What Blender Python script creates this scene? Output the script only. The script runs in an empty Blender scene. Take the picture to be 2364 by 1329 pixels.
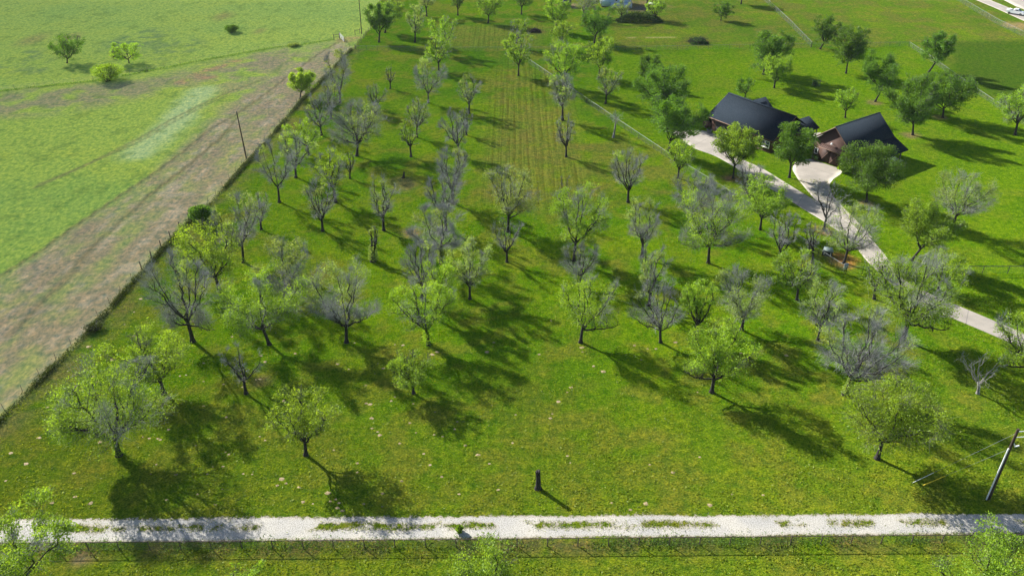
import bpy, math, random
import numpy as np
from mathutils import Vector

# ------------------------------------------------------------------ camera, world, sun, exposure
SC = bpy.context.scene
COL = SC.collection
H, F, PITCH = 63.5, 1839.0, math.radians(32)
cam = bpy.data.cameras.new("camera"); camo = bpy.data.objects.new("camera", cam); COL.objects.link(camo)
camo.location = (0, 0, H); camo.rotation_euler = (math.radians(90) - PITCH, 0, 0)
cam.sensor_width = 36; cam.lens = 36 * F / 2364; cam.clip_start = 0.5; cam.clip_end = 9000
SC.camera = camo

SUN_EL, SUN_AZ = 31.0, -48.0            # azimuth from +Y (ahead), negative = left
w = bpy.data.worlds.new("World"); SC.world = w; w.use_nodes = True
nt = w.node_tree; nt.nodes.clear()
wo = nt.nodes.new("ShaderNodeOutputWorld"); bg = nt.nodes.new("ShaderNodeBackground"); sky = nt.nodes.new("ShaderNodeTexSky")
sky.sky_type = 'NISHITA'; sky.sun_disc = False
sky.sun_elevation = math.radians(SUN_EL); sky.sun_rotation = math.radians(SUN_AZ)
sky.air_density = 1.0; sky.dust_density = 1.0; sky.ozone_density = 1.3
bg.inputs[1].default_value = 0.064
nt.links.new(sky.outputs[0], bg.inputs[0]); nt.links.new(bg.outputs[0], wo.inputs[0])

sl = bpy.data.lights.new("sun", 'SUN'); so = bpy.data.objects.new("sun", sl); COL.objects.link(so)
sl.energy = 5.0; sl.angle = math.radians(0.55); sl.color = (1.0, 0.95, 0.87)
e_, a_ = math.radians(SUN_EL), math.radians(SUN_AZ)
SUND = Vector((math.sin(a_) * math.cos(e_), math.cos(a_) * math.cos(e_), math.sin(e_)))
so.rotation_euler = SUND.to_track_quat('Z', 'Y').to_euler()

vs = SC.view_settings
vs.view_transform = 'Standard'; vs.look = 'None'; vs.gamma = 1.0; vs.use_curve_mapping = False
vs.exposure = 1.5
SC.cycles.max_bounces = 5; SC.cycles.diffuse_bounces = 2; SC.cycles.transmission_bounces = 3
SC.cycles.transparent_max_bounces = 12; SC.cycles.volume_bounces = 0; SC.cycles.glossy_bounces = 2

# ------------------------------------------------------------------ helpers
SP, CP = math.sin(PITCH), math.cos(PITCH)
def at(px, py, z=0.0):
    """photo pixel -> point at height z above the ground"""
    u = (px - 1182) / F; v = (py - 664.5) / F
    d = np.array([u, CP - v * SP, -(SP + v * CP)])
    return np.array([0, 0, H]) + d * ((z - H) / d[2])
def pr(p):
    x, y, z = p[0], p[1], p[2] - H
    dep = y * CP - z * SP; up = y * SP + z * CP
    return 1182 + F * x / dep, 664.5 - F * up / dep, F / dep
def v3(*a): return np.array(a, float)

def tag(o, label=None, cat=None, group=None, kind=None):
    if label: o["label"] = label
    if cat: o["category"] = cat
    if group: o["group"] = group
    if kind: o["kind"] = kind
    return o
def empty(name, loc=(0, 0, 0), rz=0.0):
    o = bpy.data.objects.new(name, None); COL.objects.link(o)
    o.location = loc; o.rotation_euler = (0, 0, rz); o.empty_display_size = 0.3
    return o
def mesh_obj(name, V, Fq, mat, parent=None, smooth=False):
    """V (n,3) array; Fq: (m,k) array or list of such arrays"""
    me = bpy.data.meshes.new(name)
    V = np.asarray(V, np.float32)
    arrs = [np.asarray(f, np.int32) for f in (Fq if isinstance(Fq, list) else [Fq]) if len(f)]
    me.vertices.add(len(V)); me.vertices.foreach_set("co", V.ravel())
    tot = sum(f.size for f in arrs); npoly = sum(len(f) for f in arrs)
    me.loops.add(tot); me.loops.foreach_set("vertex_index", np.concatenate([f.ravel() for f in arrs]))
    me.polygons.add(npoly)
    cnt = np.concatenate([np.full(len(f), f.shape[1], np.int32) for f in arrs])
    st = np.concatenate([[0], np.cumsum(cnt)[:-1]]).astype(np.int32)
    me.polygons.foreach_set("loop_start", st)
    try: me.polygons.foreach_set("loop_total", cnt)
    except Exception: pass
    if smooth: me.polygons.foreach_set("use_smooth", np.ones(npoly, bool))
    me.update(calc_edges=True)
    if isinstance(mat, (list, tuple)):
        for m_ in mat: me.materials.append(m_)
    elif mat: me.materials.append(mat)
    o = bpy.data.objects.new(name, me); COL.objects.link(o)
    if parent: o.parent = parent
    return o

class MB:
    """collects boxes, beams, polygons into one mesh"""
    def __init__(s): s.V = []; s.q = []; s.t = []; s.n = 0; s.p = []
    def add(s, V, quads=(), tris=()):
        s.V.append(np.asarray(V, float))
        if len(quads): s.q.append(np.asarray(quads) + s.n)
        if len(tris): s.t.append(np.asarray(tris) + s.n)
        s.n += len(V); return s
    def box(s, x0, x1, y0, y1, z0, z1):
        V = [(x, y, z) for z in (z0, z1) for y in (y0, y1) for x in (x0, x1)]
        return s.add(V, [(0, 2, 3, 1), (4, 5, 7, 6), (0, 1, 5, 4), (2, 6, 7, 3), (0, 4, 6, 2), (1, 3, 7, 5)])
    def beam(s, a, b, r, sides=6, r2=None):
        V, Q = tubes(np.array([[a, b]], float), np.array([[r, r if r2 is None else r2]]), sides)
        s.add(V, Q)
        s.add(V[:sides], tris=[(0, i + 1, i) for i in range(1, sides - 1)])
        s.add(V[sides:], tris=[(0, i, i + 1) for i in range(1, sides - 1)])
        return s
    def prism(s, poly, z0, z1):
        n = len(poly); V = [(x, y, z0) for x, y in poly] + [(x, y, z1) for x, y in poly]
        s.add(V, [(i, (i + 1) % n, n + (i + 1) % n, n + i) for i in range(n)])
        s.p.append((s.n - n, n, 1)); s.p.append((s.n - 2 * n, n, 0)); return s
    def slab(s, pts, th):
        """polygon in 3-D given thickness downward"""
        n = len(pts); P = np.asarray(pts, float); V = np.vstack([P - [0, 0, th], P])
        s.add(V, [(i, (i + 1) % n, n + (i + 1) % n, n + i) for i in range(n)])
        s.p.append((s.n - n, n, 1)); s.p.append((s.n - 2 * n, n, 0)); return s
    def build(s, name, mat, parent=None, smooth=False):
        V = np.vstack(s.V); arrs = []
        if s.q: arrs.append(np.vstack(s.q))
        if s.t: arrs.append(np.vstack(s.t))
        for st, n, up in s.p:
            f = list(range(st, st + n)); arrs.append(np.array([f if up else f[::-1]]))
        return mesh_obj(name, V, arrs, mat, parent, smooth)

def unit(a): return a / np.maximum(np.linalg.norm(a, axis=-1, keepdims=True), 1e-9)
def tubes(P, R, s):
    """P (n,k,3), R (n,k) -> verts, quads of n open tubes with s sides"""
    n, k, _ = P.shape
    T = np.empty_like(P); T[:, 1:-1] = P[:, 2:] - P[:, :-2]; T[:, 0] = P[:, 1] - P[:, 0]; T[:, -1] = P[:, -1] - P[:, -2]
    T = unit(T)
    main = unit(P[:, -1] - P[:, 0])
    ref = np.where(np.abs(main[:, 2:3]) > 0.8, np.array([[1., 0.13, 0.05]]), np.array([[0.07, 0.05, 1.]]))[:, None, :]
    A = unit(np.cross(T, np.broadcast_to(ref, T.shape))); B = np.cross(T, A)
    th = np.arange(s) * 2 * math.pi / s
    V = P[:, :, None, :] + R[:, :, None, None] * (np.cos(th)[None, None, :, None] * A[:, :, None, :] + np.sin(th)[None, None, :, None] * B[:, :, None, :])
    idx = np.arange(n * k * s).reshape(n, k, s)
    a = idx[:, :-1, :]; b = np.roll(a, -1, axis=2); c = idx[:, 1:, :]; d = np.roll(c, -1, axis=2)
    return V.reshape(-1, 3), np.stack([a, b, d, c], -1).reshape(-1, 4)

def vnoise(x, y, seed=0):
    """value noise 0..1"""
    xi = np.floor(x).astype(np.int64); yi = np.floor(y).astype(np.int64); fx = x - xi; fy = y - yi
    fx = fx * fx * (3 - 2 * fx); fy = fy * fy * (3 - 2 * fy)
    def h(i, j):
        n = (i * 374761393 + j * 668265263 + seed * 2246822519) & 0xffffffff
        n = ((n ^ (n >> 13)) * 1274126177) & 0xffffffff
        return ((n ^ (n >> 16)) & 0xffff) / 65535.0
    return (h(xi, yi) * (1 - fx) + h(xi + 1, yi) * fx) * (1 - fy) + (h(xi, yi + 1) * (1 - fx) + h(xi + 1, yi + 1) * fx) * fy
def fbm(x, y, seed=0, o=4):
    r = 0; a = 0.5; t = 0
    for i in range(o):
        r = r + a * vnoise(x * 2 ** i, y * 2 ** i, seed + i * 17); t += a; a *= 0.55
    return r / t
def sstep(a, b, x):
    t = np.clip((x - a) / (b - a), 0, 1); return t * t * (3 - 2 * t)
def dist_poly(X, Y, pts):
    d = np.full(X.shape, 1e9)
    for (x0, y0), (x1, y1) in zip(pts[:-1], pts[1:]):
        dx, dy = x1 - x0, y1 - y0; L2 = dx * dx + dy * dy + 1e-9
        t = np.clip(((X - x0) * dx + (Y - y0) * dy) / L2, 0, 1)
        d = np.minimum(d, np.hypot(X - x0 - t * dx, Y - y0 - t * dy))
    return d
def inside(X, Y, pts):
    r = np.zeros(X.shape, bool); n = len(pts)
    for i in range(n):
        x0, y0 = pts[i]; x1, y1 = pts[(i + 1) % n]
        c = ((y0 > Y) != (y1 > Y)) & (X < (x1 - x0) * (Y - y0) / (y1 - y0 + 1e-12) + x0)
        r ^= c
    return r
def softin(X, Y, pts, s):
    d = dist_poly(X, Y, pts + [pts[0]]); return sstep(-s, s, np.where(inside(X, Y, pts), d, -d))
def G(pp): return [tuple(at(x, y)[:2]) for x, y in pp]

# ------------------------------------------------------------------ materials
def mat(name):
    m = bpy.data.materials.new(name); m.use_nodes = True; n = m.node_tree.nodes; n.clear()
    return m, n, m.node_tree.links, n.new("ShaderNodeOutputMaterial")
def noise(n, l, scale, detail=4, vec=None, rough=0.55):
    t = n.new("ShaderNodeTexNoise"); t.inputs["Scale"].default_value = scale; t.inputs["Detail"].default_value = detail
    t.inputs["Roughness"].default_value = rough
    if vec is not None: l.new(vec, t.inputs["Vector"])
    return t.outputs["Fac"]
def ramp(n, l, fac, stops):
    r = n.new("ShaderNodeValToRGB"); l.new(fac, r.inputs[0]); e = r.color_ramp.elements
    while len(e) < len(stops): e.new(0.5)
    for k, (p, c) in enumerate(stops):
        e[k].position = p; e[k].color = (*c, 1) if len(c) == 3 else c
    return r.outputs[0]
def mixc(n, l, fac, a, b, mode='MIX'):
    m = n.new("ShaderNodeMix"); m.data_type = 'RGBA'; m.blend_type = mode
    for s, v in ((0, fac), (6, a), (7, b)):
        if hasattr(v, "is_linked") or isinstance(v, bpy.types.NodeSocket): l.new(v, m.inputs[s])
        elif s == 0: m.inputs[0].default_value = v
        else: m.inputs[s].default_value = (*v, 1)
    return m.outputs[2]
def mth(n, l, op, a, b=None):
    m = n.new("ShaderNodeMath"); m.operation = op
    for i, v in enumerate((a, b)):
        if v is None: continue
        if isinstance(v, bpy.types.NodeSocket): l.new(v, m.inputs[i])
        else: m.inputs[i].default_value = v
    return m.outputs[0]
def bump(n, l, h, strength, dist):
    b = n.new("ShaderNodeBump"); b.inputs["Strength"].default_value = strength; b.inputs["Distance"].default_value = dist
    l.new(h, b.inputs["Height"]); return b.outputs[0]
def simple(name, col, rough=0.7, var=0.25, scale=3.0, metal=0.0, bmp=0.0, spec=0.3):
    m, n, l, o = mat(name)
    p = n.new("ShaderNodeBsdfPrincipled"); tc = n.new("ShaderNodeTexCoord")
    f = noise(n, l, scale, 5, tc.outputs["Object"])
    c0 = tuple(c * (1 - var) for c in col); c1 = tuple(min(1, c * (1 + var)) for c in col)
    l.new(ramp(n, l, f, [(0.3, c0), (0.7, c1)]), p.inputs["Base Color"])
    p.inputs["Roughness"].default_value = rough; p.inputs["Metallic"].default_value = metal
    p.inputs["Specular IOR Level"].default_value = spec
    if bmp: l.new(bump(n, l, f, 0.6, bmp), p.inputs["Normal"])
    l.new(p.outputs[0], o.inputs[0]); return m

def leaf_mat(name, c0, c1, trans=0.5, tcol=None):
    m, n, l, o = mat(name)
    at_ = n.new("ShaderNodeAttribute"); at_.attribute_name = "tint"
    oi = n.new("ShaderNodeObjectInfo")
    col = ramp(n, l, at_.outputs["Fac"], [(0.0, c0), (1.0, c1)])
    hv = n.new("ShaderNodeHueSaturation"); l.new(col, hv.inputs["Color"])
    l.new(mth(n, l, 'ADD', mth(n, l, 'MULTIPLY', oi.outputs["Random"], 0.30), 0.86), hv.inputs["Value"])
    l.new(mth(n, l, 'ADD', mth(n, l, 'MULTIPLY', oi.outputs["Random"], 0.012), 0.489), hv.inputs["Hue"])
    d = n.new("ShaderNodeBsdfDiffuse"); t = n.new("ShaderNodeBsdfTranslucent"); g = n.new("ShaderNodeBsdfGlossy")
    g.inputs["Roughness"].default_value = 0.5; g.inputs["Color"].default_value = (0.8, 0.85, 0.9, 1)
    l.new(hv.outputs[0], d.inputs[0])
    tc = mixc(n, l, 1.0, hv.outputs[0], tcol or (1.25, 1.15, 0.55), 'MULTIPLY'); l.new(tc, t.inputs[0])
    mx = n.new("ShaderNodeMixShader"); mx.inputs[0].default_value = trans
    l.new(d.outputs[0], mx.inputs[1]); l.new(t.outputs[0], mx.inputs[2])
    m2 = n.new("ShaderNodeMixShader"); m2.inputs[0].default_value = 0.012
    l.new(mx.outputs[0], m2.inputs[1]); l.new(g.outputs[0], m2.inputs[2])
    l.new(m2.outputs[0], o.inputs[0]); return m

LEAF = {
    'y': leaf_mat("leaf_yellow_green", (0.105, 0.205, 0.012), (0.30, 0.47, 0.035), 0.52),
    'g': leaf_mat("leaf_fresh_green", (0.085, 0.185, 0.013), (0.28, 0.46, 0.04), 0.52),
    'd': leaf_mat("leaf_mid_green", (0.035, 0.10, 0.009), (0.135, 0.28, 0.025), 0.45),
    's': leaf_mat("leaf_grey_green", (0.12, 0.185, 0.045), (0.29, 0.41, 0.11), 0.5),
    'k': leaf_mat("leaf_dark_green", (0.02, 0.06, 0.012), (0.07, 0.15, 0.03), 0.3),
    'w': leaf_mat("leaf_weed", (0.022, 0.042, 0.009), (0.075, 0.10, 0.022), 0.25),
}
def bark_mat(name, c0, c1):
    m, n, l, o = mat(name)
    p = n.new("ShaderNodeBsdfPrincipled"); tc = n.new("ShaderNodeTexCoord"); mp = n.new("ShaderNodeMapping")
    mp.inputs["Scale"].default_value = (9, 9, 2.2); l.new(tc.outputs["Object"], mp.inputs[0])
    f = noise(n, l, 1.0, 6, mp.outputs[0], 0.7)
    l.new(ramp(n, l, f, [(0.32, c0), (0.68, c1)]), p.inputs["Base Color"]); p.inputs["Roughness"].default_value = 0.9
    p.inputs["Specular IOR Level"].default_value = 0.15
    l.new(bump(n, l, f, 0.9, 0.04), p.inputs["Normal"]); l.new(p.outputs[0], o.inputs[0]); return m
BARK = bark_mat("bark_dark", (0.012, 0.011, 0.010), (0.050, 0.046, 0.042))
BARKG = bark_mat("bark_weathered", (0.10, 0.095, 0.09), (0.29, 0.28, 0.26))
TWIG = bark_mat("twig_grey", (0.15, 0.16, 0.155), (0.37, 0.38, 0.375))
TWIGD = bark_mat("twig_brown", (0.06, 0.06, 0.055), (0.16, 0.155, 0.15))

# ground: macro colour attribute (which plants or bare soil grow where, plus painted haze on the far pasture) x fine procedural variation
def ground_mat(name, pasture=False):
    m, n, l, o = mat(name)
    p = n.new("ShaderNodeBsdfDiffuse"); p.inputs["Roughness"].default_value = 0.9
    geo = n.new("ShaderNodeNewGeometry"); pos = geo.outputs["Position"]
    a = n.new("ShaderNodeAttribute"); a.attribute_name = "gcol"
    mp = n.new("ShaderNodeMapping"); l.new(pos, mp.inputs[0])
    if pasture: mp.inputs["Rotation"].default_value = (0, 0, math.radians(5)); mp.inputs["Scale"].default_value = (1.1, 0.55, 1)
    else: mp.inputs["Rotation"].default_value = (0, 0, math.radians(20)); mp.inputs["Scale"].default_value = (0.9, 1.2, 1)
    f1 = noise(n, l, 4.6, 5, mp.outputs[0], 0.78); f5 = noise(n, l, 1.9, 3, mp.outputs[0], 0.6)
    f2 = noise(n, l, 0.9, 5, pos, 0.62)
    f3 = noise(n, l, 1.7, 3, mp.outputs[0], 0.6)
    v1 = ramp(n, l, f1, [(0.25, (0.60, 0.70, 0.66)), (0.42, (0.97, 0.98, 0.97)), (0.75, (1.20, 1.16, 1.12))]) if pasture else ramp(n, l, f1, [(0.30, (0.24, 0.32, 0.30)), (0.5, (0.90, 0.94, 0.90)), (0.70, (2.1, 1.8, 1.6))])
    v2 = ramp(n, l, f2, [(0.3, (0.58, 0.74, 0.8)), (0.7, (1.5, 1.26, 1.1))])
    c = mixc(n, l, 1.0, a.outputs["Color"], v1, 'MULTIPLY'); c = mixc(n, l, 1.0, c, v2, 'MULTIPLY')
    c = mixc(n, l, 1.0, c, ramp(n, l, f5, [(0.32, (0.66, 0.78, 0.76)), (0.68, (1.34, 1.2, 1.12))]), 'MULTIPLY')
    # dry blades
    dry = ramp(n, l, f3, [(0.60, (0, 0, 0)), (0.78, (1, 1, 1))])
    c = mixc(n, l, mth(n, l, 'MULTIPLY', dry, 0.30), c, (0.25, 0.26, 0.03) if not pasture else (0.30, 0.30, 0.17))
    if not pasture:                                   # mower passes running up the alley
        sa = n.new("ShaderNodeAttribute"); sa.attribute_name = "stripes"
        sx = n.new("ShaderNodeSeparateXYZ"); l.new(pos, sx.inputs[0])
        mq = n.new("ShaderNodeMapping"); mq.inputs["Scale"].default_value = (2.6, 0.045, 1); l.new(pos, mq.inputs[0])
        fs = noise(n, l, 1.0, 3, mq.outputs[0], 0.6)
        sn = mth(n, l, 'ADD', mth(n, l, 'MULTIPLY', mth(n, l, 'SINE', mth(n, l, 'ADD', mth(n, l, 'MULTIPLY', sx.outputs[0], 4.3), mth(n, l, 'MULTIPLY', fs, 6.0))), 0.08), fs)
        sc = ramp(n, l, sn, [(0.28, (0.72, 0.64, 0.60)), (0.5, (0.97, 0.98, 0.93)), (0.72, (1.3, 1.25, 1.1))])
        c = mixc(n, l, sa.outputs["Fac"], c, mixc(n, l, 1.0, c, sc, 'MULTIPLY'))
    l.new(c, p.inputs[0])
    hsum = mth(n, l, 'ADD', mth(n, l, 'MULTIPLY', f1, 0.9), mth(n, l, 'MULTIPLY', f2, 0.8))
    l.new(bump(n, l, hsum, 1.0, 0.14 if pasture else 0.40), p.inputs["Normal"])
    l.new(p.outputs[0], o.inputs[0]); return m
M_GROUND = ground_mat("grass_orchard"); M_PAST = ground_mat("grass_pasture", True)

def gravel_mat():
    m, n, l, o = mat("white_gravel")
    geo = n.new("ShaderNodeNewGeometry"); pos = geo.outputs["Position"]
    a = n.new("ShaderNodeAttribute"); a.attribute_name = "cover"
    f = noise(n, l, 1.6, 6, pos, 0.72); g = noise(n, l, 9, 4, pos, 0.7); b = noise(n, l, 0.25, 3, pos)
    s = mth(n, l, 'ADD', a.outputs["Fac"], mth(n, l, 'MULTIPLY', mth(n, l, 'SUBTRACT', f, 0.5), 2.6))
    s = mth(n, l, 'ADD', s, mth(n, l, 'MULTIPLY', mth(n, l, 'SUBTRACT', g, 0.5), 1.6))
    alpha = ramp(n, l, s, [(0.40, (0, 0, 0)), (0.68, (1, 1, 1))])
    d = n.new("ShaderNodeBsdfDiffuse"); t = n.new("ShaderNodeBsdfTransparent")
    c = ramp(n, l, g, [(0.3, (0.13, 0.125, 0.105)), (0.60, (0.44, 0.43, 0.40))])
    c = mixc(n, l, 1.0, c, ramp(n, l, b, [(0.35, (0.86, 0.87, 0.9)), (0.65, (1.08, 1.06, 1.02))]), 'MULTIPLY')
    c = mixc(n, l, ramp(n, l, mth(n, l, 'ADD', a.outputs['Fac'], mth(n, l, 'MULTIPLY', mth(n, l, 'SUBTRACT', f, 0.5), 0.9)), [(0.55, (0.75, 0.75, 0.75)), (1.05, (0, 0, 0))]), c, (0.27, 0.24, 0.17))
    l.new(c, d.inputs[0]); l.new(bump(n, l, g, 0.7, 0.05), d.inputs["Normal"])
    mx = n.new("ShaderNodeMixShader"); l.new(alpha, mx.inputs[0]); l.new(t.outputs[0], mx.inputs[1]); l.new(d.outputs[0], mx.inputs[2])
    l.new(mx.outputs[0], o.inputs[0]); return m
def concrete_mat():
    m, n, l, o = mat("concrete")
    p = n.new("ShaderNodeBsdfPrincipled"); geo = n.new("ShaderNodeNewGeometry"); pos = geo.outputs["Position"]
    f = noise(n, l, 0.35, 5, pos, 0.6); g = noise(n, l, 5, 4, pos)
    c = ramp(n, l, f, [(0.3, (0.22, 0.20, 0.17)), (0.7, (0.31, 0.28, 0.24))])
    c = mixc(n, l, 1.0, c, ramp(n, l, g, [(0.3, (0.93, 0.93, 0.93)), (0.7, (1.05, 1.05, 1.05))]), 'MULTIPLY')
    at_ = n.new("ShaderNodeAttribute"); at_.attribute_name = "along"
    fr = mth(n, l, 'FRACT', mth(n, l, 'DIVIDE', at_.outputs["Fac"], 4.5))
    j = mth(n, l, 'LESS_THAN', fr, 0.026)
    c = mixc(n, l, mth(n, l, 'MULTIPLY', j, 0.55), c, (0.10, 0.095, 0.09))
    l.new(c, p.inputs["Base Color"]); p.inputs["Roughness"].default_value = 0.8; l.new(p.outputs[0], o.inputs[0]); return m
def chain_mat():
    m, n, l, o = mat("chain_link_wire")
    geo = n.new("ShaderNodeTexCoord"); sx = n.new("ShaderNodeSeparateXYZ"); l.new(geo.outputs["UV"], sx.inputs[0])
    u, v = sx.outputs[0], sx.outputs[1]
    def band(e): return mth(n, l, 'LESS_THAN', mth(n, l, 'FRACT', mth(n, l, 'DIVIDE', e, 0.075)), 0.065)
    k = mth(n, l, 'MAXIMUM', band(mth(n, l, 'ADD', u, v)), band(mth(n, l, 'SUBTRACT', u, v)))
    p = n.new("ShaderNodeBsdfPrincipled"); p.inputs["Base Color"].default_value = (0.17, 0.20, 0.20, 1)
    p.inputs["Metallic"].default_value = 0.4; p.inputs["Roughness"].default_value = 0.5
    t = n.new("ShaderNodeBsdfTransparent"); mx = n.new("ShaderNodeMixShader")
    l.new(k, mx.inputs[0]); l.new(t.outputs[0], mx.inputs[1]); l.new(p.outputs[0], mx.inputs[2]); l.new(mx.outputs[0], o.inputs[0]); return m
def shingle_mat():
    m, n, l, o = mat("asphalt_shingle")
    p = n.new("ShaderNodeBsdfPrincipled"); tc = n.new("ShaderNodeTexCoord"); ob = tc.outputs["Object"]
    g = noise(n, l, 5, 5, ob, 0.75); sx = n.new("ShaderNodeSeparateXYZ"); l.new(ob, sx.inputs[0])
    row = mth(n, l, 'LESS_THAN', mth(n, l, 'FRACT', mth(n, l, 'DIVIDE', sx.outputs[2], 0.13)), 0.22)
    c = ramp(n, l, g, [(0.3, (0.010, 0.015, 0.021)), (0.7, (0.029, 0.039, 0.051))])
    c = mixc(n, l, mth(n, l, 'MULTIPLY', row, 0.4), c, (0.012, 0.012, 0.014))
    l.new(c, p.inputs["Base Color"]); p.inputs["Roughness"].default_value = 0.9; p.inputs["Specular IOR Level"].default_value = 0.0
    l.new(bump(n, l, g, 0.5, 0.008), p.inputs["Normal"]); l.new(p.outputs[0], o.inputs[0]); return m
def siding_mat(name, c0, c1, axis=2, w_=0.2):
    m, n, l, o = mat(name)
    p = n.new("ShaderNodeBsdfPrincipled"); tc = n.new("ShaderNodeTexCoord"); ob = tc.outputs["Object"]
    g = noise(n, l, 2.5, 5, ob, 0.7); sx = n.new("ShaderNodeSeparateXYZ"); l.new(ob, sx.inputs[0])
    fr = mth(n, l, 'FRACT', mth(n, l, 'DIVIDE', sx.outputs[axis], w_)); row = mth(n, l, 'LESS_THAN', fr, 0.12)
    c = ramp(n, l, g, [(0.3, c0), (0.7, c1)])
    c = mixc(n, l, mth(n, l, 'MULTIPLY', row, 0.6), c, tuple(x * 0.3 for x in c0))
    l.new(c, p.inputs["Base Color"]); p.inputs["Roughness"].default_value = 0.8
    l.new(bump(n, l, fr, 0.5, 0.02), p.inputs["Normal"]); l.new(p.outputs[0], o.inputs[0]); return m
M_GRAVEL, M_CONC, M_CHAIN, M_SHING = gravel_mat(), concrete_mat(), chain_mat(), shingle_mat()
M_SIDE = siding_mat("brown_siding", (0.045, 0.019, 0.012), (0.078, 0.032, 0.020))
M_BARN = siding_mat("barn_door_boards", (0.022, 0.010, 0.008), (0.055, 0.024, 0.017), 0, 0.25)
M_GAR = siding_mat("garage_door_panels", (0.018, 0.015, 0.015), (0.03, 0.026, 0.025), 2, 0.55)
M_BLUE = siding_mat("pale_blue_siding", (0.30, 0.42, 0.60), (0.38, 0.50, 0.68), 0, 0.3)
M_TRIM = simple("white_trim", (0.75, 0.75, 0.74), 0.5, 0.08)
M_BTRIM = simple("brown_trim", (0.14, 0.085, 0.06), 0.7, 0.2)
M_DK = simple("dark_steel", (0.05, 0.05, 0.05), 0.5, 0.3, 3, 0.3)
M_GALV = simple("galvanised_steel", (0.19, 0.21, 0.21), 0.6, 0.2, 4, 0.2)
M_POST = simple("weathered_post", (0.10, 0.085, 0.07), 0.9, 0.4, 6, bmp=0.02)
M_RUST = simple("rusty_steel_post", (0.07, 0.05, 0.045), 0.8, 0.4, 6)
M_WIRE = simple("fence_wire", (0.16, 0.15, 0.14), 0.6, 0.2, 5, 0.5)
M_POLE = simple("creosote_pole", (0.045, 0.032, 0.024), 0.85, 0.45, 2.5, bmp=0.02)
M_CONDUIT = simple("grey_conduit", (0.62, 0.64, 0.66), 0.4, 0.1)
M_YEL = simple("yellow_guy_guard", (0.75, 0.55, 0.03), 0.5, 0.1)
M_PORC = simple("porcelain_white", (0.75, 0.76, 0.77), 0.25, 0.05, spec=0.6)
M_WHITE = simple("white_car_paint", (0.78, 0.79, 0.80), 0.25, 0.03, spec=0.7)
M_GLASS = simple("dark_glass", (0.02, 0.03, 0.04), 0.08, 0.1, spec=0.9)
M_TYRE = simple("tyre_rubber", (0.02, 0.02, 0.02), 0.9, 0.2)
M_SOIL = simple("bare_soil", (0.24, 0.19, 0.10), 0.95, 0.45, 3, bmp=0.05)
M_RSOIL = simple("reddish_soil", (0.34, 0.19, 0.11), 0.95, 0.3, 3, bmp=0.05)
M_SIGNB = simple("sign_blue", (0.03, 0.06, 0.22), 0.4, 0.08)
M_BOXD = simple("box_dark_green", (0.02, 0.025, 0.025), 0.6, 0.2)
M_BOXL = simple("box_lid_grey_green", (0.20, 0.25, 0.23), 0.5, 0.1)
M_CLAY = simple("pot_dark_clay", (0.10, 0.05, 0.04), 0.8, 0.2)
M_STRAW = simple("straw", (0.42, 0.38, 0.22), 0.9, 0.3, 6)

# ------------------------------------------------------------------ ground sheet
def axis(core0, core1, step, far0, far1, growth=1.35):
    c = list(np.arange(core0, core1 + step * 0.5, step)); d = step
    r = []; x = c[-1]
    while x < far1: d *= growth; x += d; r.append(x)
    l_ = []; x = c[0]; d = step
    while x > far0: d *= growth; x -= d; l_.append(x)
    return np.array(l_[::-1] + c + r)
xs = axis(-215, 215, 0.75, -3200, 3200)
ys = np.concatenate([axis(30, 140, 0.5, -900, 140)[:], np.arange(140.75, 250, 0.8), axis(251, 320, 1.2, 251, 4200)])
X, Y = np.meshgrid(xs, ys)

BOUND = G([(-120, 1090), (0, 970), (215, 757), (345, 610), (430, 520), (495, 462), (570, 378), (640, 300), (692, 238), (742, 188), (812, 115)])
b0 = np.array(BOUND[0]); b1 = np.array(BOUND[1]); ext = b0 + (b0 - b1) * 6
BND = [tuple(ext)] + BOUND
PAST = BND + G([(838, 84), (858, 62), (868, 40), (878, 12)]) + [(-75, 520), (-75, 4200), (-3300, 4200), (-3300, -900), (ext[0] - 100, -900)]
past = inside(X, Y, PAST)
def c3(*c): return np.array(c, float)
def mixa(C, f, col): return C * (1 - f[..., None]) + col * f[..., None]
n1 = fbm(X / 9, Y / 9, 3); n2 = fbm(X / 30, Y / 30, 9); n3 = fbm(X / 2.2, Y / 2.2, 21); n4 = fbm(X / 4.5, Y / 4.5, 33)
C = np.zeros(X.shape + (3,)) + c3(0.098, 0.228, 0.006)
C = mixa(C, sstep(0.45, 0.75, n1) * 0.6, c3(0.182, 0.295, 0.008))
C = mixa(C, sstep(0.5, 0.3, n2) * 0.6, c3(0.062, 0.165, 0.009))
C = mixa(C, sstep(0.55, 0.75, n4) * 0.35, c3(0.185, 0.175, 0.035))
C = mixa(C, sstep(0.50, 0.66, fbm(X / 3.3, Y / 3.3, 41, 5)) * 0.55, c3(0.215, 0.215, 0.035))
near = sstep(95, 55, Y); C = mixa(C, near * 0.6 * (0.4 + n3), c3(0.165, 0.200, 0.020))
mid = sstep(75, 100, Y) * sstep(230, 170, Y)
C = mixa(C, mid * 0.45 * sstep(0.35, 0.65, fbm(X / 6, Y / 6, 88)), c3(0.185, 0.310, 0.008))
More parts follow.
